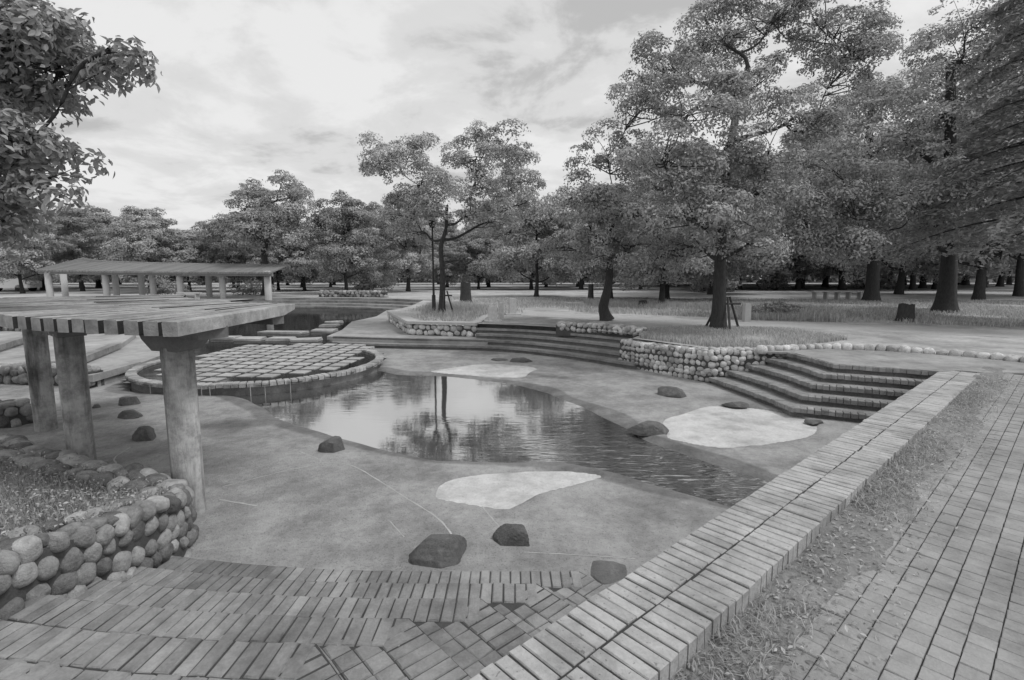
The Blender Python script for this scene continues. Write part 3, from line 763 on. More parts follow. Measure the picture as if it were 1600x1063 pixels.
TILE = brick_set('tile', 0.338, 0.338, 0.06, 4, 0.005, 0.002)
for m_ in TILE: m_.materials.append(MATS['tile'])
tiles = thing('stepping_tiles', (PC[0], PC[1], -0.535), 'grid of square pale stepping tiles in the round pool', 'stepping stones')
ca, sa = math.cos(R(-6)), math.sin(R(-6))
for i in range(-6, 7):
    for j in range(-6, 9):
        x, y = i * 0.45 + 0.1, j * 0.47 + 0.3
        X, Y = PC[0] + ca * x - sa * y, PC[1] + sa * x + ca * y
        d = math.hypot(X - PC[0], Y - PC[1])
        if Y < PC[1] + 0.6 and d > PR - 0.55: continue
        if Y > PC[1] + 0.6 and (X < PC[0] - 2.3 or X > PC[0] + 1.75 or Y > PC[1] + 3.2): continue
        link('tile', TILE[rnd.randrange(4)], parent=tiles, loc=(X, Y, -0.514 + rnd.gauss(0, .0015)), rot=(rnd.gauss(0, .004), rnd.gauss(0, .004), R(-6) + rnd.gauss(0, .008)))
SLAB = [brick_mesh('slab', 0.78, 0.5, 0.12, 0.02, 0.02, 40 + i) for i in range(4)]
for m_ in SLAB: m_.materials.append(MATS['tile'])
for i, (x, y, w, lab) in enumerate(((-8.5, 16.5, 1.1, 'first of the three slabs in a row behind the round pool, from the left'), (-7.5, 16.5, 1, 'middle one of the three slabs in a row behind the round pool'), (-6.6, 16.35, 1.1, 'pale slab in the water touching the plaza corner'),
                                (-8.3, 18.5, 2.2, 'long pale slab lying in the back pond'), (-7.0, 19.0, 1.1, 'pale slab beyond the long slab, nearer the plaza'), (-7.45, 20.8, .9, 'small slab in the back pond near the plaza edge'), (-7.8, 22.4, 0.8, 'farthest small slab in the back pond'), (-9.5, 16.9, 1.0, 'pale slab in the pond just right of the near pergola end'), (-10.1, 16.1, .9, 'small slab nearest the terrace edge in the pond'))):
    o = link('stepping_slab', SLAB[i % 4], loc=(x, y, -0.46), rot=(0, 0, rnd.uniform(-.25, .25)), sc=(w, 1, 1))
    tag(o, lab, 'stepping slab', 'slabs in the back pond')

# ================================================================== ROCKS ON THE BASIN FLOOR
def rock(name, loc, size, rz, seed, label, cat='rock', flat=0.55, mat='rock', sub=ICO4):
    V = lump(lump(sub[0], seed, 0.10, 1.6), seed + 5, 0.022, 5.0)
    V = np.sign(V) * np.abs(V) ** 0.8
    V[:, 2] = np.where(V[:, 2] < -0.35, -0.35 + (V[:, 2] + .35) * .15, V[:, 2])
    r_ = np.random.default_rng(seed)
    for k in range(9):                      # knock a few planes off
        nrm = r_.normal(size=3); nrm[2] = abs(nrm[2]) * .5; nrm /= np.linalg.norm(nrm); h = r_.uniform(.62, .86)
        d = V @ nrm - h; V = V - np.where(d > 0, d, 0)[:, None] * nrm * 0.88
    V = lump(lump(V, seed + 40, 0.010, 9.0), seed + 70, 0.006, 22.0)
    V = V * np.array(size) / 2 * np.array([1, 1, 1.25]); V[:, 2] += size[2] * 0.22
    o = link(name, mesh_np(name, V, sub[1], smooth=True), mat, loc=loc, rot=(0, 0, rz)); return tag(o, label, cat)
rock('boulder', (-0.62, 3.95, FLOOR), (0.54, 0.40, 0.18), 0.15, 11, 'largest dark smooth boulder at the foot of the near steps')
rock('boulder', (0.0, 4.2, FLOOR), (0.36, 0.26, 0.15), -0.2, 23, 'dark pointed boulder right of the largest boulder')
rock('boulder', (0.74, 3.72, FLOOR), (0.36, 0.30, 0.025), 0.7, 31, 'flat dark stone against the bricks by the low wall')
rock('boulder', (-2.36, 6.50, FLOOR), (0.38, 0.26, 0.24), 0.1, 47, 'blocky dark rock at the left shore of the stream')
rock('boulder', (-5.16, 6.95, FLOOR), (0.36, 0.26, 0.19), 0.0, 53, 'block of dark rock seen between the pergola columns, nearest of three')
rock('boulder', (-6.18, 8.05, FLOOR), (0.38, 0.26, 0.13), 0.0, 61, 'flat dark rock, middle one of three between the pergola columns')
rock('boulder', (-6.81, 8.9, FLOOR), (0.42, 0.26, 0.15), 0.1, 67, 'low dark rock, farthest of three between the pergola columns')
rock('boulder', (-7.2, 8.65, FLOOR), (0.14, 0.12, 0.08), 0.1, 71, 'tiny dark stone beside the middle pergola column')
rock('boulder', (1.98, 7.28, FLOOR), (0.70, 0.40, 0.19), 0.1, 83, 'rough dark rock where the stream meets the large sand patch')
rock('boulder', (3.07, 9.55, FLOOR), (0.52, 0.38, 0.21), -0.35, 91, 'dark rock on open concrete below the pale cobble wall')
rock('boulder', (3.93, 8.75, FLOOR), (0.46, 0.24, 0.10), -0.15, 97, 'flat slab rock on the far rim of the large sand patch')
rock('boulder', (0.2, 13.35, FLOOR), (0.62, 0.34, 0.14), 0.0, 101, 'flat rock beyond the farthest sand patch')
rock('boulder', (-0.35, 13.55, FLOOR), (0.5, 0.28, 0.08), 0.0, 103, 'thin flat rock below the far steps')
rock('boulder', (4.72, 7.75, FLOOR), (0.34, 0.22, 0.05), 0.1, 107, 'very flat dark stone at the right tip of the large sand patch')

# ================================================================== NEAR PERGOLA
GC = np.array([-1.49, 10.4])            # centre of its arc
PZ = 1.235                             # top of the slats
pg = thing('pergola', (-3.12, 4.72, FLOOR), 'near curved pergola with flat slats on thick round columns', 'pergola')
def cyl_mesh(name, r0, r1, h, n=24, rings=1):
    V, F = [], []
    for k in range(rings + 1):
        t = k / rings; r_ = r0 + (r1 - r0) * t
        for i in range(n):
            a = 2 * math.pi * i / n; V.append((r_ * math.cos(a), r_ * math.sin(a), h * t))
    for k in range(rings):
        for i in range(n):
            F.append((k * n + i, k * n + (i + 1) % n, (k + 1) * n + (i + 1) % n, (k + 1) * n + i))
    F.append(tuple(range(rings * n, rings * n + n)))
    return mesh_py(name, V, F, True)
COLM = cyl_mesh('column', 0.133, 0.136, 1.63, 28); COLM.materials.append(MATS['concrete_column'])
for p in COLM.polygons: p.use_smooth = len(p.vertices) == 4
def gp(ang, rad): return GC + rad * np.array([math.cos(ang), math.sin(ang)])
COLS = [np.array(q) for q in ((-3.12, 4.72), (-5.06, 5.80), (-6.94, 7.40))]
col_ang = [math.atan2(*(q - GC)[::-1]) for q in COLS]
for a, c in zip(col_ang, COLS):
    link('column', COLM, parent=pg, loc=(c[0], c[1], FLOOR), rot=(0, 0, rnd.uniform(0, 6)))
    # haunched bracket between column and beam
    t = np.array([-math.sin(a), math.cos(a)]); rad = np.array([math.cos(a), math.sin(a)])
    V = []
    for z, hl, hw in ((0.90, 0.15, 0.13), (1.005, 0.25, 0.14), (1.042, 0.27, 0.14)):
        for u_, v_ in ((-1, -1), (1, -1), (1, 1), (-1, 1)):
            q = t * hl * u_ + rad * hw * v_; V.append((q[0], q[1], z))
    F = [(8, 9, 10, 11), (3, 2, 1, 0)] + [(k + i, k + (i + 1) % 4, k + 4 + (i + 1) % 4, k + 4 + i) for k in (0, 4) for i in range(4)]
    link('bracket', mesh_py('bracket', V, F), 'beam', pg, (c[0], c[1], 0))
a_end = col_ang[0] + 0.102; a_beg = col_ang[-1] - 0.10
bl = catmull([(-2.62, 4.46)] + [tuple(q) for q in COLS] + [(-7.9, 8.5)], 6)
bo = [tuple(p) for p in offset_poly(bl, .14)] + [tuple(p) for p in offset_poly(bl, -.14)[::-1]]
link('beam', prism('beam', bo, 1.035, 1.138, WORLD_LOC[pg.name]), 'beam', pg, WORLD_LOC[pg.name])
FRONT = catmull([(-2.50, 3.84), (-3.42, 4.08), (-4.6, 4.58), (-5.8, 5.42), (-7.0, 6.6), (-7.9, 8.0)], 10)
def slat_mesh(seed, plain_sides):
    """bar 2.35 m long, a little narrower at its back end; shade of the gaps painted black on the vertical sides, except on the end bar"""
    r = random.Random(seed); V = []
    L = 2.36 + r.uniform(-.03, .03); x0 = r.uniform(-.015, .015)
    for x, w, b in ((x0, 0.058, 0), (L * .5, 0.050, 0), (L * .86, 0.042, 0), (L, 0.038, .05)):
        for y, z in ((-w, -.014 + b), (w, -.014 + b), (w, 0.092), (w * .9, 0.099), (-w * .9, 0.099), (-w, 0.092)):
            V.append((x, y + r.uniform(-.002, .002), z + r.uniform(-.002, .002)))
    F = [(0, 1, 2, 3, 4, 5)[::-1], (18, 19, 20, 21, 22, 23)] + [(k + i, k + (i + 1) % 6, k + 6 + (i + 1) % 6, k + 6 + i) for k in (0, 6, 12) for i in range(6)]
    me = mesh_py('slat', V, F); me.materials.append(MATS['slat']); me.materials.append(MATS['gap_shade'])
    if not plain_sides:
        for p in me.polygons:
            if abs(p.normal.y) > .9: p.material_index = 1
    return me
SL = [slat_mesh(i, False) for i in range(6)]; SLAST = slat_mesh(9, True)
P_, T_, w_ = resample(FRONT, 0.192)
inner_ends = []
for k, p in enumerate(P_):
    d_ = k * w_; th = R(-2 + 13.0 * min(d_, 2.3) + 7.0 * max(0, d_ - 2.3)); ang = math.pi / 2 - th
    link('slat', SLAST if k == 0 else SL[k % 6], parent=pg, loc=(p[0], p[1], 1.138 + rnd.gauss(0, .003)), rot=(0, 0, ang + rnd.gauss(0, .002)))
    inner_ends.append(p + 1.95 * np.array([math.cos(ang), math.sin(ang)]))
ie = np.array(inner_ends); io_ = [tuple(q) for q in offset_poly(ie, .08)] + [tuple(q) for q in offset_poly(ie, -.08)[::-1]]
link('beam', prism('beam', io_, 1.03, 1.122, WORLD_LOC[pg.name]), 'beam', pg, WORLD_LOC[pg.name])

# ================================================================== FAR PERGOLA with sloping slats
fp = thing('pergola', (-22, 34, 0), 'far long pergola with sloping slat roof on white columns beyond the pond', 'pergola')
FCOL = cyl_mesh('column', 0.19, 0.19, 1.95, 12); FCOL.materials.append(MATS['far_column'])
for x, y in ((-29.85, 33.2), (-31.3, 36), (-26.5, 33.6), (-27.4, 35.6), (-25.9, 36), (-24, 34.4), (-21.4, 33.2), (-21.2, 36), (-18.9, 33.6), (-15.75, 33.2)):
    link('column', FCOL, parent=fp, loc=(x, y, -0.1), rot=(0, 0, 0), sc=(1.15 if x > -17 else 1, 1, 0.97))
EV = catmull([(-30.4, 32.9, 1.86), (-26.6, 33.2, 1.80), (-21, 32.7, 1.74), (-15.3, 32.7, 1.70)], 8)
RG = catmull([(-29.9, 36.0, 2.74), (-28.3, 36.6, 2.5), (-22, 36.6, 2.34), (-15.8, 36.6, 2.26)], 8)
Pe, Te, we = resample(EV, 0.20); nS = len(Pe)
Rg, _, _ = resample(RG, 0.20)
tr = np.linspace(0, 1, len(Rg)); te = np.linspace(0, 1, nS)
Rg = np.stack([np.interp(te, tr, Rg[:, i]) for i in range(3)], 1)
FS = mesh_py('slat', [(-.5, -.055, -.11), (-.5, .055, -.11), (-.5, .055, 0), (-.5, -.055, 0), (.5, -.055, -.11), (.5, .055, -.11), (.5, .055, 0), (.5, -.055, 0)],
             [(0, 3, 2, 1), (4, 5, 6, 7), (0, 1, 5, 4), (1, 2, 6, 5), (2, 3, 7, 6), (3, 0, 4, 7)]); FS.materials.append(MATS['far_slat'])
for p, q in zip(Pe, Rg):
    d = Vector(q - p); o = link('slat', FS, parent=fp, loc=tuple((p + q) / 2), rot=d.to_track_quat('X', 'Z').to_euler(), sc=(d.length * 1.04, 1, 1))
for side, pts in ((0, EV), (1, RG)):
    for i in range(0, len(pts) - 1, 8):
        p, q = pts[i], pts[min(i + 8, len(pts) - 1)]; d = Vector(q - p)
        V, F = [], []; box_into(V, F, (0, 0, 0), (d.length, 0.18, 0.2))
        link('beam', mesh_py('beam', V, F), 'far_slat', fp, tuple((p + q) / 2 + np.array([0, 0.3 if side == 0 else -0.3, -0.16])), d.to_track_quat('X', 'Z').to_euler())

# ================================================================== TREES
def tubes(paths, sides=7):
    """paths: list of (points, radii) -> one mesh"""
    V, F, base = [], [], 0
    for pts, rad in paths:
        pts = np.asarray(pts, float); n = len(pts); ref = np.array([0.31, 0.17, 0.93])
        for i in range(n):
            t = pts[min(i + 1, n - 1)] - pts[max(i - 1, 0)]; t = t / (np.linalg.norm(t) + 1e-9)
            rf = ref if abs(t @ ref) < 0.95 else np.array([1.0, 0, 0])
            a = np.cross(t, rf); a /= np.linalg.norm(a); b = np.cross(t, a)
            for k in range(sides):
                an = 2 * math.pi * k / sides; V.append(pts[i] + rad[i] * (math.cos(an) * a + math.sin(an) * b))
        for i in range(n - 1):
            for k in range(sides):
                F.append((base + i * sides + k, base + i * sides + (k + 1) % sides, base + (i + 1) * sides + (k + 1) % sides, base + (i + 1) * sides + k))
        base += n * sides
    return mesh_np('tubes', np.array(V), np.array(F), smooth=True)
def leaf_quads(C, Nrm, size, r, fold=False, tone=None):
    """pointed leaves at C facing Nrm"""
    n = len(C); a = r.normal(size=(n, 3)); a -= (a * Nrm).sum(1)[:, None] * Nrm; a /= np.linalg.norm(a, axis=1)[:, None] + 1e-9
    b = np.cross(Nrm, a); L = (size * r.uniform(.7, 1.25, n))[:, None]; W = L * 0.46
    if not fold:
        V = np.stack([C - a * L * .5, C + b * W * .5 + a * L * .04, C + a * L * .5, C - b * W * .5 + a * L * .04], 1).reshape(-1, 3)
        i = np.arange(n)[:, None] * 4; F = i + np.array([[0, 1, 2, 3]]); rep = 4
    else:
        dn = Nrm * (L * .10)
        V = np.stack([C - a * L * .5, C - b * W * .5 - a * L * .05 + dn, C - b * W * .33 + a * L * .25 + dn * .6, C + a * L * .5 - dn * .8, C + b * W * .33 + a * L * .25 + dn * .6, C + b * W * .5 - a * L * .05 + dn], 1).reshape(-1, 3)
        i = np.arange(n)[:, None] * 6; F = np.concatenate([i + np.array([[0, 1, 2, 3]]), i + np.array([[0, 3, 4, 5]])]); rep = 6
    tn = r.uniform(0, 1, n) if tone is None else np.clip(tone + r.normal(0, .16, n), 0, 1)
    return V, F, np.repeat(tn, rep)
def crown_mesh(lobes, puff_r, per_puff, leaf, seed, density=1.0, fold=False, droop=0.0, up=0.35):
    """leaf clumps: each puff is an open dome of leaves, lit on top and dark below; gaps stay between puffs"""
    r = np.random.default_rng(seed); Cs, Ns, Ts, twigs = [], [], [], []
    for cx_, cy_, cz_, rx, ry, rz in lobes:
        area = 4 * math.pi * (rx * ry + rx * rz + ry * rz) / 3
        n = max(4, int(density * area / (math.pi * puff_r ** 2) * 0.95))
        d = r.normal(size=(n, 3)); d[:, 2] = np.where(d[:, 2] < -0.1, d[:, 2] * .5, d[:, 2]); d /= np.linalg.norm(d, axis=1)[:, None]
        rad = np.where(r.uniform(0, 1, n) < .75, r.uniform(0.78, 1.12, n), r.uniform(.3, .75, n))[:, None]
        pc = np.array([cx_, cy_, cz_]) + d * rad * np.array([rx, ry, rz])
        for p, dd in zip(pc, d):
            pr = puff_r * r.choice([.5, .75, 1.0, 1.3], p=[.2, .3, .3, .2]) * r.uniform(.85, 1.15); m = max(6, int(per_puff * (pr / puff_r) ** 2 * r.uniform(.7, 1.2)))
            q = r.normal(size=(m, 3)) + dd * .55 + np.array([0, 0, .75]); q /= np.linalg.norm(q, axis=1)[:, None]
            sq = np.array([r.uniform(.9, 1.35), r.uniform(.9, 1.35), r.uniform(.5, .85)])
            Cs.append(p + q * (pr * np.clip(r.normal(.93, .14, m), .3, 1.35))[:, None] * sq - np.array([0, 0, droop]) * r.uniform(0, 1, m)[:, None])
            nn = q * 1.0 + r.normal(size=(m, 3)) * 0.42 + np.array([0, 0, up]); Ns.append(nn / np.linalg.norm(nn, axis=1)[:, None])
            Ts.append(np.full(m, np.clip(r.normal(.5, .22), 0, 1)))
        twigs.append((np.array([cx_, cy_, cz_]), pc))
    V, F, T = leaf_quads(np.concatenate(Cs), np.concatenate(Ns), leaf, r, fold, np.concatenate(Ts))
    return mesh_np('crown', V, F, attrs={'tone': T}), twigs
def limbs(trunk_pts, trunk_r, lobes, twigs, seed, fork=0.45, limb_r=0.4, twig_every=3, twig_r=0.014):
    r = random.Random(seed); tp = catmull(trunk_pts, 5); n = len(tp)
    flare = [trunk_r * (1.0 + 0.45 * math.exp(-i / n * 16) - 0.62 * i / n) for i in range(n)]
    paths = [(tp, flare)]
    nodes = [(tp[k], flare[k], k / n * np.linalg.norm(tp[-1] - tp[0])) for k in range(int(fork * (n - 1)), n)]
    order = sorted(range(len(lobes)), key=lambda q: np.linalg.norm(np.array(lobes[q][:3]) - tp[int(fork * (n - 1))]))
    for q_ in order:
        cx_, cy_, cz_, rx, ry, rz = lobes[q_]; c, pc = twigs[q_]
        e_ = np.array([cx_, cy_, cz_])
        def cost(nd):
            d = e_ - nd[0]; hz = math.hypot(d[0], d[1])
            return np.linalg.norm(d) + 0.25 * nd[2] + 1.6 * max(0.0, 0.35 * hz - d[2])
        s, r_s, len_s = min(nodes, key=cost)
        L_ = np.linalg.norm(e_ - s)
        m1 = s * .66 + e_ * .34 + np.array([r.uniform(-.1, .1), r.uniform(-.1, .1), r.uniform(-.10, .04)]) * L_
        m2 = s * .3 + e_ * .7 + np.array([r.uniform(-.1, .1), r.uniform(-.1, .1), r.uniform(-.04, .10)]) * L_
        cv = catmull([s, m1, m2, e_], 4); r0 = min(r_s * .82, trunk_r * limb_r * 1.4) * r.uniform(.8, 1.0)
        rr2 = list(np.linspace(r0, max(0.02, r0 * .35), len(cv)))
        paths.append((cv, rr2))
        nodes += [(cv[k], rr2[k], len_s + L_ * k / len(cv)) for k in range(3, len(cv))]
        for p in pc[::twig_every]:
            m = c * .45 + p * .55 + np.array([r.uniform(-.1, .1), r.uniform(-.1, .1), r.uniform(-.05, .12)]) * rx
            k2 = r.randrange(len(cv) // 2, len(cv)); m = cv[k2] * .45 + p * .55 + np.array([r.uniform(-.18, .18), r.uniform(-.18, .18), r.uniform(-.15, .1)]) * rx
            paths.append((catmull([cv[k2], m, p], 2), list(np.linspace(twig_r * 1.6, twig_r * .4, 5))))
    return tubes(paths)
def tree(loc, lobes, trunk_pts, trunk_r, label, puff=0.42, per=46, leaf=0.15, seed=1, density=1.0, group=None, bark='bark', leafmat='leaf', fold=False, name='tree', droop=0.0, fork=.45, limb_r=.4, twig_every=3, twig_r=.012, up=.35):
    t = thing(name, loc, label, 'tree', group)
    cm, tw = crown_mesh(lobes, puff, per, leaf, seed, density, fold, droop, up)
    link('trunk', limbs(trunk_pts, trunk_r, lobes, tw, seed, fork, limb_r, twig_every, twig_r), bark, t, loc)
    link('crown', cm, leafmat, t, loc)
    return t
T1 = [(-1.6, -0.87, 5.7, 0.96, 0.89, 0.82), (-1.0, 0.11, 6.38, 0.66, 0.58, 0.51), (-2.22, -0.45, 5.51, 0.54, 0.54, 0.54), (-0.7, 0.3, 5.11, 0.77, 0.69, 0.61), (-1.23, 0.37, 4.03, 1.03, 0.79, 0.56), (1.53, -1.42, 5.69, 0.98, 0.89, 0.8), (2.44, -1.59, 5.87, 0.83, 0.76, 0.7), (2.77, 1.05, 5.24, 1.11, 0.95, 0.79), (1.36, -0.8, 4.7, 0.82, 0.7, 0.58), (3.05, -0.88, 4.11, 0.87, 0.7, 0.53), (1.97, 1.56, 3.78, 1.25, 0.89, 0.54), (0.08, -0.13, 3.85, 0.85, 0.7, 0.55), (-1.26, 1.05, 3.22, 0.79, 0.61, 0.42), (1.18, -0.11, 3.86, 0.75, 0.63, 0.5)]
T2 = [(-1.46, 0.42, 7.21, 1.11, 0.95, 0.78), (0.06, 0.85, 8.13, 1.18, 1.01, 0.84), (1.55, 1.04, 8.72, 1.35, 1.1, 0.85), (3.31, 1.57, 8.79, 1.4, 1.14, 0.88), (3.75, 0.84, 7.79, 0.88, 0.76, 0.65), (-1.95, 1.5, 6.45, 1.11, 0.96, 0.8), (-1.46, -1.72, 5.54, 1.05, 0.89, 0.73), (0.42, -0.14, 6.43, 0.86, 0.73, 0.61), (3.71, 1.58, 7.28, 1.0, 0.84, 0.68), (2.0, 0.52, 5.9, 0.82, 0.71, 0.6), (-2.98, 1.42, 5.06, 0.99, 0.87, 0.75), (-2.15, -1.41, 4.37, 1.14, 0.96, 0.78), (-0.33, -0.13, 4.64, 1.07, 0.93, 0.79), (0.49, -0.93, 4.63, 0.94, 0.81, 0.67), (-3.71, 0.14, 3.67, 0.84, 0.71, 0.58), (-2.53, 0.25, 3.51, 1.03, 0.88, 0.73), (-1.75, -1.77, 3.1, 1.04, 0.89, 0.73), (-0.3, -1.04, 3.35, 1.0, 0.87, 0.74), (0.69, -0.81, 3.7, 0.85, 0.77, 0.68), (-1.23, 1.48, 2.14, 0.91, 0.74, 0.56), (-0.55, 0.94, 2.41, 0.96, 0.75, 0.54), (0.08, -1.25, 2.37, 0.82, 0.68, 0.53), (3.06, 1.05, 5.61, 0.77, 0.66, 0.54)]
T5 = [(-0.74, -0.44, 2.92, 1.2, 1.01, 0.82), (0.11, -0.86, 3.49, 1.05, 0.9, 0.75), (-1.5, 0.34, 2.54, 1.03, 0.83, 0.63), (0.61, -1.05, 2.47, 0.83, 0.7, 0.58), (-0.21, 0.07, 2.21, 0.88, 0.71, 0.53), (-1.06, -0.34, 3.86, 0.86, 0.71, 0.56)]
R1 = [(-3.94, -1.98, 4.61, 1.95, 1.58, 1.22), (-5.86, -2.48, 3.85, 1.66, 1.33, 1.0), (-2.08, -0.98, 3.54, 1.64, 1.31, 0.97), (-0.44, 0.02, 5.42, 1.72, 1.53, 1.34), (-2.68, 0.02, 7.05, 2.15, 1.75, 1.34), (-6.37, -1.98, 5.41, 1.46, 1.24, 1.02), (-0.17, 1.02, 8.2, 1.97, 1.69, 1.41), (-7.71, -2.48, 3.85, 1.33, 1.12, 0.9), (-8.2, -1.98, 2.86, 1.22, 0.98, 0.73), (0.41, 1.02, 10.22, 1.8, 1.6, 1.41), (0.9, 1.02, 11.71, 1.69, 1.55, 1.41), (-4.93, -1.98, 2.51, 1.46, 1.02, 0.58), (2.21, 1.02, 4.0, 1.41, 1.32, 1.24), (-6.7, -2.48, 2.71, 1.19, 0.88, 0.57)]
R2 = [(-2.07, -0.16, 10.17, 2.19, 1.9, 1.61), (0.13, 0.27, 8.59, 2.59, 2.15, 1.7), (-2.22, 1.73, 8.94, 2.18, 1.9, 1.63), (-5.28, -0.11, 6.63, 2.05, 1.68, 1.32), (-0.41, 0.06, 5.09, 2.94, 2.28, 1.62), (-3.72, 0.38, 3.7, 2.23, 1.75, 1.26), (0.24, -1.23, 3.25, 2.11, 1.58, 1.06), (-2.28, 0.08, 6.14, 2.21, 1.84, 1.47), (-5.88, 0.55, 4.43, 1.87, 1.57, 1.27), (0.13, 1.2, 11.95, 1.91, 1.64, 1.38)]
TT = [(-1.28, 1.4, 6.27, 1.48, 1.48, 1.48), (2.15, -1.47, 5.93, 1.64, 1.64, 1.64), (-1.08, 0.71, 7.57, 1.06, 0.92, 0.77), (2.05, -1.03, 7.74, 0.92, 0.83, 0.74), (2.37, 1.46, 7.45, 0.89, 0.74, 0.59), (1.14, -1.45, 4.18, 2.1, 1.87, 1.64), (-2.2, 1.14, 4.84, 1.27, 1.22, 1.17), (0, 0, 5.2, 2.0, 1.8, 1.8)]
LT = [(2.80, -1.07, 2.20, 0.34, 0.30, 0.26), (2.62, -0.95, 2.0, 0.30, 0.28, 0.22), (3.01, -1.04, 3.81, 0.45, 0.42, 0.39), (3.18, -0.61, 3.68, 0.42, 0.36, 0.31), (3.63, -0.62, 3.55, 0.24, 0.24, 0.25), (2.54, -0.45, 3.42, 0.43, 0.4, 0.36), (2.82, -1.11, 2.68, 0.38, 0.38, 0.38), (3.22, -1.07, 2.75, 0.36, 0.32, 0.28), (3.43, -1.15, 2.38, 0.19, 0.2, 0.21), (3.31, -0.57, 4.01, 0.24, 0.2, 0.17), (4.13, -1.17, 3.53, 0.15, 0.14, 0.14), (2.54, -0.77, 4.16, 0.54, 0.44, 0.34), (2.34, -1.01, 3.59, 0.52, 0.52, 0.52), (1.98, -0.87, 2.55, 0.53, 0.53, 0.53), (2.84, -0.46, 3.28, 0.29, 0.25, 0.22), (0.6, -0.3, 4.6, 1.1, 1.0, .9), (-0.8, 0.3, 4.2, 1.1, 1.0, .9), (0.4, 0.8, 3.4, 1.0, .9, .8)]
tree((-2.77, 20.13, 0), T1, [(0, 0, 0), (0.06, 0, 1.4), (0.02, 0, 2.6), (0.22, 0, 3.3), (0.3, -.1, 4.2)], 0.125, 'slender forked tree in the middle behind the white capped wall', 0.33, 190, 0.105, 21, 1.0, limb_r=.62, fork=.6)
tree((5.84, 14.42, 0), T2, [(0, 0, 0), (-0.02, 0, 1.2), (-0.05, 0, 2.6), (0.0, 0, 4.2), (0.25, 0.2, 5.8), (0.6, .4, 7.2)], 0.19, 'big spreading tree above the pale cobble wall', 0.34, 210, 0.098, 22, 0.90, limb_r=.36, fork=.33, twig_every=2)
tree((3.27, 17.62, 0), T5, [(0, 0, 0), (-0.12, 0, .5), (0.02, 0, 1.2), (0.05, 0, 2.0), (-0.2, -.2, 2.7)], 0.20, 'small gnarled tree between the middle tree and the big tree', 0.32, 190, 0.10, 23, 0.95, limb_r=.5)
tree((18.15, 21.48, 0), R1, [(0, 0, 0), (0, 0, 1.2), (-0.1, 0, 3), (-0.4, 0, 6), (-.4, .5, 10)], 0.38, 'massive tree with thick flared trunk at the right', 0.52, 230, 0.14, 24, 1.0, limb_r=.34, fork=.42)
tree((20.53, 29.37, 0), R2, [(0, 0, 0), (0, 0, 1.5), (-0.2, 0, 4), (-0.8, 0, 8), (-.6, .5, 10.5)], 0.38, 'tall tree beside the right end of the long bench', 0.62, 190, 0.18, 25, 1.0, limb_r=.34, fork=.25)
tree((-18.2, 38, 0), TT, [(0, 0, 0), (0.1, 0, 2), (0, 0, 4), (.2, -.2, 6.5)], 0.28, 'tree with two raised tufts standing over the treeline at left', 0.55, 170, 0.19, 26, 0.95)
tree((-7.85, 6.2, 0.12), LT, [(0, 0, 0), (0.05, 0, 1.2), (0.1, 0, 2.4), (0.2, -.1, 3.4), (.3, -.1, 4.2)], 0.17, 'near leafy tree reaching in from the left edge with large leaves', 0.16, 52, 0.092, 27, 1.15, leafmat='near_leaf', fold=True, droop=0.16, limb_r=.38, fork=.45, twig_every=1, twig_r=.006, up=.2)

# background trees: five kinds, copied
def proto(seed, h, spread, nl, low=0.20):
    r = random.Random(seed); L = []
    for i in range(nl):
        z = h * (low + (1 - low) * (i + .5) / nl) * r.uniform(.92, 1.04); k = math.sin(math.pi * min(.98, .25 + .7 * (z / h - low) / (1 - low))); a = i * 2.4 + r.uniform(-.5, .5); d = spread * k * r.uniform(.35, .85)
        s = spread * r.uniform(.34, .52); L.append((math.cos(a) * d, math.sin(a) * d, min(z, h - s * .6), s, s, s * .7))
    return L
PROTO = []
for i, (h, sp, nl, pr, rr_) in enumerate(((8.5, 3.6, 13, 0.58, .17), (10.0, 3.4, 14, 0.58, .20), (7.0, 3.8, 11, 0.55, .16), (11.5, 4.2, 16, 0.65, .24), (9.0, 4.6, 15, 0.6, .22))):
    L = proto(50 + i, h, sp, nl); cm, tw = crown_mesh(L, pr, 165, 0.21, 70 + i, 1.0)
    tm = limbs([(0, 0, 0), (.1 * (i % 3 - 1), 0, h * .2), (0.1, 0.1, h * .45), (0, 0, h * .8)], rr_, L, tw, 80 + i, .3, .36, 4, .02)
    cm.materials.append(MATS['leaf' if i % 3 != 1 else 'dark_leaf']); tm.materials.append(MATS['bark']); PROTO.append((tm, cm, h))
def bg_tree(kind, x, y, h, rz, label, group=None, wide=1.0):
    tm, cm, ph = PROTO[kind]; k = h / ph
    t = thing('tree', (x, y, 0), label, 'tree', group)
    for nm, me in (('trunk', tm), ('crown', cm)):
        link(nm, me, parent=t, loc=(x, y, 0), rot=(0, 0, rz), sc=(k * wide, k * wide, k))
    return t
named = [(0, -40, 42, 6.8, 'tree behind the white van at the far left'), (2, -31, 44, 6.0, 'round tree behind the left end of the far pergola'), (4, -25, 47, 6.4, 'broad tree over the middle of the far pergola'), (0, -13.5, 42, 7.3, 'tree right of the two-tufted tree'), (3, -9.5, 47, 8.6, 'dark dense tree left behind the middle tree'),
         (2, 1.7, 36, 6.4, 'tree with straight dark trunk right of the stone posts'), (0, 6.0, 31, 6.2, 'low tree behind the small gnarled tree'), (4, 9.7, 32.3, 7.5, 'tree with pale leaning trunk left of the big tree'), (1, 7.6, 26, 7.4, 'dark tree right behind the big tree trunk'), (3, 30.5, 40.5, 12.5, 'tree with dark double trunk between the thick-trunked trees'), (1, 28.2, 31, 13.0, 'tree right of the massive flared trunk'), (4, 15.5, 40, 9.5, 'tree behind the long bench'), (0, 36.5, 37, 13, 'tree at the far right behind the conifer')]
for kd, x, y, h, lab in named: bg_tree(kd, x, y, h, rnd.uniform(0, 6.28), lab)
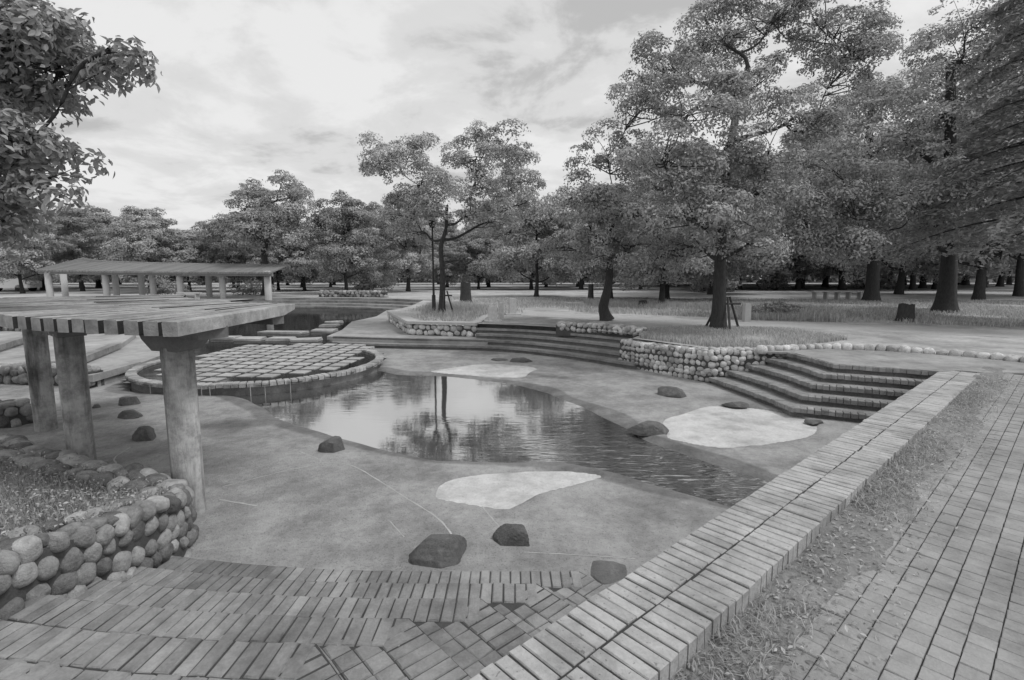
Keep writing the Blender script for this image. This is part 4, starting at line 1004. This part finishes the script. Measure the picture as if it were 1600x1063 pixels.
for row, (y0, n, h0, lab) in enumerate(((50, 20, 6.3, 'tree in the front row of the far wood'), (61, 22, 7.5, 'tree in the middle row of the far wood'), (76, 24, 9.0, 'tree in the back row of the wood beyond the lawn'))):
    for i in range(n):
        x = (-1.08 + 2.16 * (i + .5 + rnd.uniform(-.3, .3)) / n) * y0; y = y0 + rnd.uniform(-4, 4)
        hh = h0 * rnd.uniform(.74, 1.2) * (1.0 if x < 4 else 1.0 + min(.75, (x - 4) / 36))
        ordn = ('leftmost', 'second', 'third', 'fourth', 'fifth', 'sixth', 'seventh', 'eighth', 'ninth', 'tenth', 'eleventh', 'twelfth', 'thirteenth', 'fourteenth', 'fifteenth', 'sixteenth', 'seventeenth', 'eighteenth', 'nineteenth', 'twentieth', 'twenty-first', 'twenty-second')
        lab_i = lab if row == 2 else (ordn[i] + ('' if i == 0 else ' from the left') + ' ' + lab)
        bg_tree(rnd.randrange(5), x, y, hh, rnd.uniform(0, 6.28), lab_i, 'wood beyond the lawn, row %s' % ('front', 'middle', 'back')[row], rnd.uniform(1.0, 1.3))

# the far wood behind all rows reads as one dark mass
r_ = np.random.default_rng(77); n = 60000
C = np.column_stack([r_.uniform(-125, 125, n), 92 + np.abs(r_.normal(0, 5, n)), r_.uniform(0, 1, n) ** 1.3 * 9.0])
Nn = r_.normal(size=(n, 3)) + np.array([0, -.5, .5]); Nn /= np.linalg.norm(Nn, axis=1)[:, None]
V, F, T = leaf_quads(C, Nn, .95, r_)
tag(link('far_wood', mesh_np('far_wood', V, F, attrs={'tone': T}), 'dark_leaf'), 'dark mass of far woodland closing the view behind the trunks', 'woodland', kind='stuff')

# drooping conifer at the right edge
def conifer(loc, label, h=15.0, seed=5):
    t = thing('conifer', loc, label, 'tree'); r = np.random.default_rng(seed); rr_ = random.Random(seed)
    paths = [(np.array([(0, 0, 0), (0, 0, h * .3), (0.1, 0, h * .7), (0, 0, h)]), [0.34, .27, .15, .03])]; C, Nn, Tn = [], [], []
    z = 3.4; a = 0.0
    while z < h:
        L = (4.6 * (1 - z / h) ** .7 + .5) * rr_.uniform(.8, 1.1); a += 2.4 + rr_.uniform(-.3, .3); d = np.array([math.cos(a), math.sin(a), 0])
        s = np.linspace(0, 1, 9)[:, None]; pts = np.array([0, 0, z]) + d * L * s + np.array([0, 0, 1.0]) * (0.10 * L * s - 0.34 * L * s ** 2)
        paths.append((pts, list(np.linspace(.05, .008, 9))))
        side = np.array([-d[1], d[0], 0]); m = int(210 * L)
        u = np.sqrt(r.uniform(0.01, 1, m)); v = r.normal(0, .38, m) * (0.35 + .5 * (1 - u)) * L * .55
        base = np.array([0, 0, z]) + d * (L * u)[:, None] + np.array([0, 0, 1.0]) * (0.10 * L * u - 0.34 * L * u ** 2)[:, None]
        p = base + side * v[:, None] + np.array([0, 0, 1]) * (-0.30 * np.abs(v) - r.exponential(.10, m))[:, None]
        C.append(p); q = r.normal(size=(m, 3)) * .35 + np.array([0, 0, 1]) + d * .3; Nn.append(q / np.linalg.norm(q, axis=1)[:, None]); Tn.append(np.full(m, rr_.uniform(.25, .75)))
        z += rr_.uniform(.10, .17)
    V, F, T = leaf_quads(np.concatenate(C), np.concatenate(Nn), 0.20, r, tone=np.concatenate(Tn))
    link('trunk', tubes(paths), 'bark', t, loc); link('crown', mesh_np('crown', V, F, attrs={'tone': T}), 'dark_leaf', t, loc)
conifer((17.2, 16.2, 0), 'dark drooping conifer at the right edge of the picture')

# ================================================================== SMALL THINGS ON THE LAWN
def stump(loc, r0, h, label, seed, top=True):
    t = thing('tree_stump', loc, label, 'stump'); n = 14; r = random.Random(seed); V, F = [], []
    ph = [r.uniform(.85, 1.15) for _ in range(n)]
    for z, k in ((0, 1.25), (h * .18, 1.03), (h * .5, .92), (h, .85)):
        for i in range(n):
            a = 2 * math.pi * i / n; V.append((r0 * k * ph[i] * math.cos(a), r0 * k * ph[i] * math.sin(a), z + (r.uniform(-.03, .03) if z == h else 0)))
    for j in range(3):
        for i in range(n): F.append((j * n + i, j * n + (i + 1) % n, (j + 1) * n + (i + 1) % n, (j + 1) * n + i))
    link('trunk', mesh_py('stump', V, F, True), 'bark', t, loc)
    link('cut_face', mesh_py('cut_face', [(x * .98, y * .98, h - .02) for x, y, z in V[-n:]], [tuple(range(n))]), 'stump_top' if top else 'bark', t, loc)
stump((13.36, 17.38, 0), 0.27, 0.58, 'dark short stump on the lawn left of the massive trunk', 3, False)
stump((6.12, 23.9, 0), 0.22, 0.36, 'small low stump right of the small gnarled tree', 4)
stump((-2.53, 28.1, 0), 0.30, 1.15, 'tall stump with pale cut top behind the middle tree', 5)
stump((4.6, 30, 0), 0.16, 1.0, 'thin broken stump in the tall grass', 6)
lp = thing('lamp_post', (-3.17, 20.78, 0), 'slim dark lamp post just left of the middle tree', 'lamp post')
link('base', cyl_mesh('base', .085, .075, .75, 12), 'dark_metal', lp, (-3.17, 20.78, 0))
link('pole', cyl_mesh('pole', .045, .035, 2.7, 10), 'dark_metal', lp, (-3.17, 20.78, .75))
link('lamp_head', cyl_mesh('lamp_head', .10, .17, .28, 12), 'dark_metal', lp, (-3.17, 20.78, 3.42))
for x, y, w, h, lab in ((-0.66, 17.2, .27, .50, 'short wide granite post, front one of three by the steps'), (-0.38, 17.8, .16, .57, 'narrow granite post, middle one of three by the steps'), (0.02, 20.1, .27, .62, 'granite post on a base slab, farthest of three')):
    t = thing('stone_post', (x, y, 0), lab, 'post'); V, F = [], []
    box_into(V, F, (0, 0, h / 2), (w, w, h), .2); box_into(V, F, (0, 0, h + .015), (w * .86, w * .86, .03), .2)
    link('shaft', mesh_py('shaft', V, F), 'granite', t, (x, y, 0))
    if w > .2: link('base_slab', boxes('base_slab', [((0, 0, .03), (w * 2.1, w * 1.9, .06), .2)]), 'granite', t, (x, y, 0))
def bench(loc, L, label, mat='bench_wood', n=4, h=.42, rz=0.0):
    t = thing('bench', loc, label, 'bench')
    for k in range(3): link('plank', boxes('plank', [((0, (k - 1) * .15, h), (L, .13, .085))]), mat, t, loc, (0, 0, rz))
    for k in range(n):
        x = -L / 2 + .2 + (L - .4) * k / (n - 1)
        link('leg', boxes('leg', [((x, 0, h / 2 - .02), (.10, .36, h - .05))]), mat, t, loc, (0, 0, rz))
bench((19.5, 30.8, 0), 3.1, 'long low bench on the lawn left of the tall tree at right', 'granite', 5, .55)
bench((-20.1, 32.0, 0), 1.35, 'short pale bench under the far pergola', 'far_column', 2, .42)
def stakes(loc, label, r_, h, n=3):
    t = thing('tree_stakes', loc, label, 'tree support'); V = []
    for k in range(n):
        a = 2 * math.pi * k / n + .4
        link('pole', tubes([(np.array([(math.cos(a) * r_, math.sin(a) * r_, 0), (math.cos(a) * r_ * .25, math.sin(a) * r_ * .25, h)]), [.035, .03])], 8), 'stake_wood', t, loc)
    link('crossbar', tubes([(np.array([(-r_ * .5, 0, h * .8), (r_ * .8, .05, h * .8)]), [.03, .03])], 8), 'stake_wood', t, loc)
stakes((-2.62, 20.0, 0), 'dark wooden stakes bracing the middle tree', .35, .95)
stakes((6.05, 14.5, 0), 'dark wooden stakes bracing the big tree trunk', .55, .95)
t = thing('marker_post', (7.9, 17.2, 0), 'pale square marker post right of the big tree', 'post')
link('shaft', boxes('shaft', [((0, 0, .29), (.2, .2, .58)), ((0, 0, .60), (.15, .15, .04))]), 'far_column', t, (7.9, 17.2, 0))
# parked vehicles far behind
def vehicle(name, loc, rz, label, cat, prof, w, wheels, win):
    """prof: side outline (x, z); extruded across w"""
    t = thing(name, loc, label, cat); n = len(prof); V, F = [], []
    for y, s in ((-w / 2, .94), (-w / 2 * .86, 1), (w / 2 * .86, 1), (w / 2, .94)):
        for x, z in prof: V.append((x * s, y if s == 1 else y, z * (1 if s == 1 else .985) + (0 if s == 1 else .01)))
    for j in range(3):
        for i in range(n): F.append((j * n + i, j * n + (i + 1) % n, (j + 1) * n + (i + 1) % n, (j + 1) * n + i))
    F.append(tuple(range(n))[::-1]); F.append(tuple(range(3 * n, 4 * n)))
    me = mesh_py('body', V, F); link('body', me, 'white_paint', t, loc, (0, 0, rz))
    for x, z, l, h in win:
        for s in (-1, 1): link('window', boxes('window', [((x, s * (w / 2 + .003), z), (l, .02, h))]), 'dark_glass', t, loc, (0, 0, rz))
    for x in wheels:
        for s in (-1, 1):
            wm = link('wheel', cyl_mesh('wheel', .32, .32, .2, 16), 'rubber', t, (loc[0], loc[1], loc[2]))
            q = Matrix.Rotation(rz, 3, 'Z') @ Vector((x, s * (w / 2 - .1) + .1 * 1, .32)); wm.location = q; wm.rotation_euler = (R(90), 0, rz)
vehicle('van', (-45.5, 46.5, 0), .15, 'white van parked at the far left edge', 'van', [(-2.2, .35), (2.2, .35), (2.25, .9), (1.75, 1.1), (1.35, 1.95), (-2.15, 2.0), (-2.25, .9)], 1.7, (-1.4, 1.4), ((.95, 1.45, .75, .5), (0, 1.5, .9, .5), (-1.2, 1.5, 1.2, .5)))
CAR = [(-2.1, .32), (2.1, .32), (2.15, .75), (1.2, .92), (.55, 1.42), (-1.1, 1.45), (-1.9, .95), (-2.15, .8)]
vehicle('car', (53.5, 74, 0), .1, 'white car far behind between the trunks at right', 'car', CAR, 1.7, (-1.3, 1.3), ((.2, 1.15, .8, .34), (-.8, 1.15, .8, .34)))
vehicle('car', (67, 75, 0), -.1, 'white car at far right beyond the wood, farthest right', 'car', CAR, 1.7, (-1.3, 1.3), ((.2, 1.15, .8, .34), (-.8, 1.15, .8, .34)))

# shrubs
SH, _ = crown_mesh([(0, 0, .45, .8, .6, .45), (.7, .1, .4, .6, .5, .4), (-.7, -.1, .4, .6, .5, .38)], .22, 40, .13, 95, 0.9); SH.materials.append(MATS['dark_leaf'])
for x, y, s, lab in ((17.9, 46, 2.1, 'clipped dark hedge clump seen left of the big trunk'), (26.5, 52, 2.0, 'dark hedge clump behind the long bench'), (-13.5, 50, 1.8, 'low dark shrub under the wood left of the middle tree'), (9.6, 18.6, .75, 'dark low shrub behind the marker post'), (-25.5, 38, 1.3, 'shrub under the far pergola, left part'), (-19.5, 39, 1.3, 'shrub under the far pergola, right part'), (38, 55, 2.2, 'dark hedge clump at far right')):
    t = thing('shrub', (x, y, 0), lab, 'shrub'); link('foliage', SH, parent=t, loc=(x, y, -.1), rot=(0, 0, rnd.uniform(0, 6)), sc=(s, s, s * .9))

# pale dirt tracks across the lawn
def track(pts, w, z=0.004):
    P_ = catmull([np.array(p, float) for p in pts], 8); L_ = offset_poly(P_, w / 2); R_ = offset_poly(P_, -w / 2)
    L_ += 0.18 * np.sin(np.arange(len(L_)) * 1.3)[:, None]; V = [(x, y, z) for x, y in L_] + [(x, y, z) for x, y in R_]; n = len(P_)
    tag(link('dirt_track', mesh_py('dirt_track', V, [(i, n + i, n + i + 1, i + 1) for i in range(n - 1)]), 'dirt_path'), kind='structure')
track([(-0.5, 22), (2, 20.0), (5, 17.5), (8.5, 16.2), (12.5, 14.2), (17, 11.0), (24, 6)], 2.2)
track([(-40, 40), (-20, 39.5), (-6, 36), (2, 40), (12, 38), (24, 31.5), (40, 26)], 2.4)
track([(-60, 56), (-10, 54), (20, 50), (50, 40)], 2.5, .006)

# ================================================================== GRASS, WEEDS AND GROUND COVER (nobody could count these)
def blades(name, P0, h, w, mat, seed, lean=.5, label=None):
    r = np.random.default_rng(seed); n = len(P0); a = r.uniform(0, 6.28, n); d = np.stack([np.cos(a), np.sin(a), np.zeros(n)], 1)
    sd_ = np.stack([-np.sin(a), np.cos(a), np.zeros(n)], 1); H = (h * r.uniform(.4, 1.15, n))[:, None]; ln = (lean * r.uniform(.1, 1.2, n))[:, None] * H
    up = np.array([0, 0, 1.0])
    V = np.stack([P0 - sd_ * w / 2, P0 + sd_ * w / 2, P0 + up * H * .6 + d * ln * .35 + sd_ * w * .36, P0 + up * H * .6 + d * ln * .35 - sd_ * w * .36, P0 + up * H * (1 - .25 * lean) + d * ln], 1).reshape(-1, 3)
    i = np.arange(n)[:, None] * 5
    me = mesh_np(name, V, [i + np.array([[0, 1, 2, 3]]), i + np.array([[3, 2, 4]])], attrs={'tone': np.repeat(r.uniform(0, 1, n), 5)})
    o = link(name, me, mat); tag(o, label, 'grass', kind='stuff'); return o
def scatter_poly(poly, n, seed, clump=0.0):
    r = np.random.default_rng(seed); poly = np.asarray(poly, float); out = []
    lo, hi = poly.min(0), poly.max(0)
    while sum(map(len, out)) < n:
        q = r.uniform(lo, hi, size=(n * 2, 2)); k = inside_poly(q[:, 0], q[:, 1], poly)
        if clump: k &= r.uniform(0, 1, len(q)) < np.clip(.5 + clump * vnoise(q[:, 0], q[:, 1], 1.2, seed), 0, 1)
        out.append(q[k])
    return np.concatenate(out)[:n]
def z0(P2, z=0.0): return np.column_stack([P2, np.full(len(P2), z)])
blades('bed_grass', z0(scatter_poly([(3.2, 12.7), (4.5, 10.95), (5.6, 10.85), (8.2, 12.4), (8.0, 14.4), (5.5, 15.2), (3.6, 14.2)], 26000, 1, .8)), .15, .012, 'grass', 2, .6, 'short grass in the bed round the big tree')
blades('lawn_grass', z0(scatter_poly([(-4.6, 21.3), (-3.2, 17.6), (-1.2, 17.0), (-1.1, 19.5), (1.5, 22), (7, 19), (12, 16.8), (20, 13), (30, 30), (-4, 34)], 60000, 3, 1.1)), .17, .022, 'grass', 4, .6, 'loose grass over the lawn behind the basin')
blades('tall_grass', z0(np.concatenate([scatter_poly([(-3.5, 19), (-1.5, 18), (-0.6, 22), (-2, 26), (-4, 25)], 9000, 5, 1.2), scatter_poly([(7.6, 18), (11, 16.8), (12, 18.5), (9, 20)], 5000, 6, 1), scatter_poly([(3.8, 24), (9, 22), (10, 26), (4, 29)], 6000, 7, 1.2)])), .34, .016, 'dry_grass', 8, .5, 'tall pale dry grass in patches on the lawn')
# weeds along the outer foot of the low wall
r_ = np.random.default_rng(9); n = 14000
ss = r_.uniform(0.9, 11.0, n); nn = -1.01 + np.abs(r_.normal(0, .14, n)); kp = (vnoise(ss * 3, nn * 3, 1.4, 12) + r_.normal(0, .14, n) > 0.08) & (nn < -.55); ss, nn = ss[kp], nn[kp]
W = np.column_stack([ss[:, None] * U2 + nn[:, None] * N2, [side_z(s) - .02 for s in ss]])
blades('verge_weeds', W, .095, .007, 'grass', 10, 1.1, 'low weeds on the soil strip beside the low wall')
def litter(name, n, seed, zf, pts, size, mat, label, h=.03):
    r = np.random.default_rng(seed); C = np.column_stack([pts, [zf(*p) for p in pts]]); C[:, 2] += r.uniform(0.0, h, len(C))
    Nn = r.normal(size=(len(C), 3)) * .5 + np.array([0, 0, 1.]); Nn /= np.linalg.norm(Nn, axis=1)[:, None]
    V, F, T = leaf_quads(C, Nn, size, r, True); o = link(name, mesh_np(name, V, F, attrs={'tone': T}), mat); return tag(o, label, 'ground cover', kind='stuff')
n = 3800; ss = r_.uniform(0.9, 10.8, n); nn = -1.0 + np.abs(r_.normal(0, .24, n)); kp = nn < -.42; pts = ss[kp][:, None] * U2 + nn[kp][:, None] * N2
litter('verge_litter', 0, 33, lambda x, y: side_z(U2 @ (x, y)) + .0, pts, .030, 'grass', 'small leaves and debris on the soil strip', .035)
pp = scatter_poly([tuple(np.array((-3.9, 3.6)) + (np.array(p) - np.array((-3.9, 3.6))) * 0.90) for p in POLY_PL], 16000, 44, .35)
litter('planter_cover', 0, 45, lambda x, y: pl_z(x, y) - .03, pp[::2], .030, 'dark_leaf', 'leafy ground cover filling the cobble planter', .07)
blades('planter_weeds', np.column_stack([pp, [pl_z(*p) - .04 for p in pp]]), .10, .007, 'weed', 61, 1.1, 'thin weeds growing in the cobble planter')
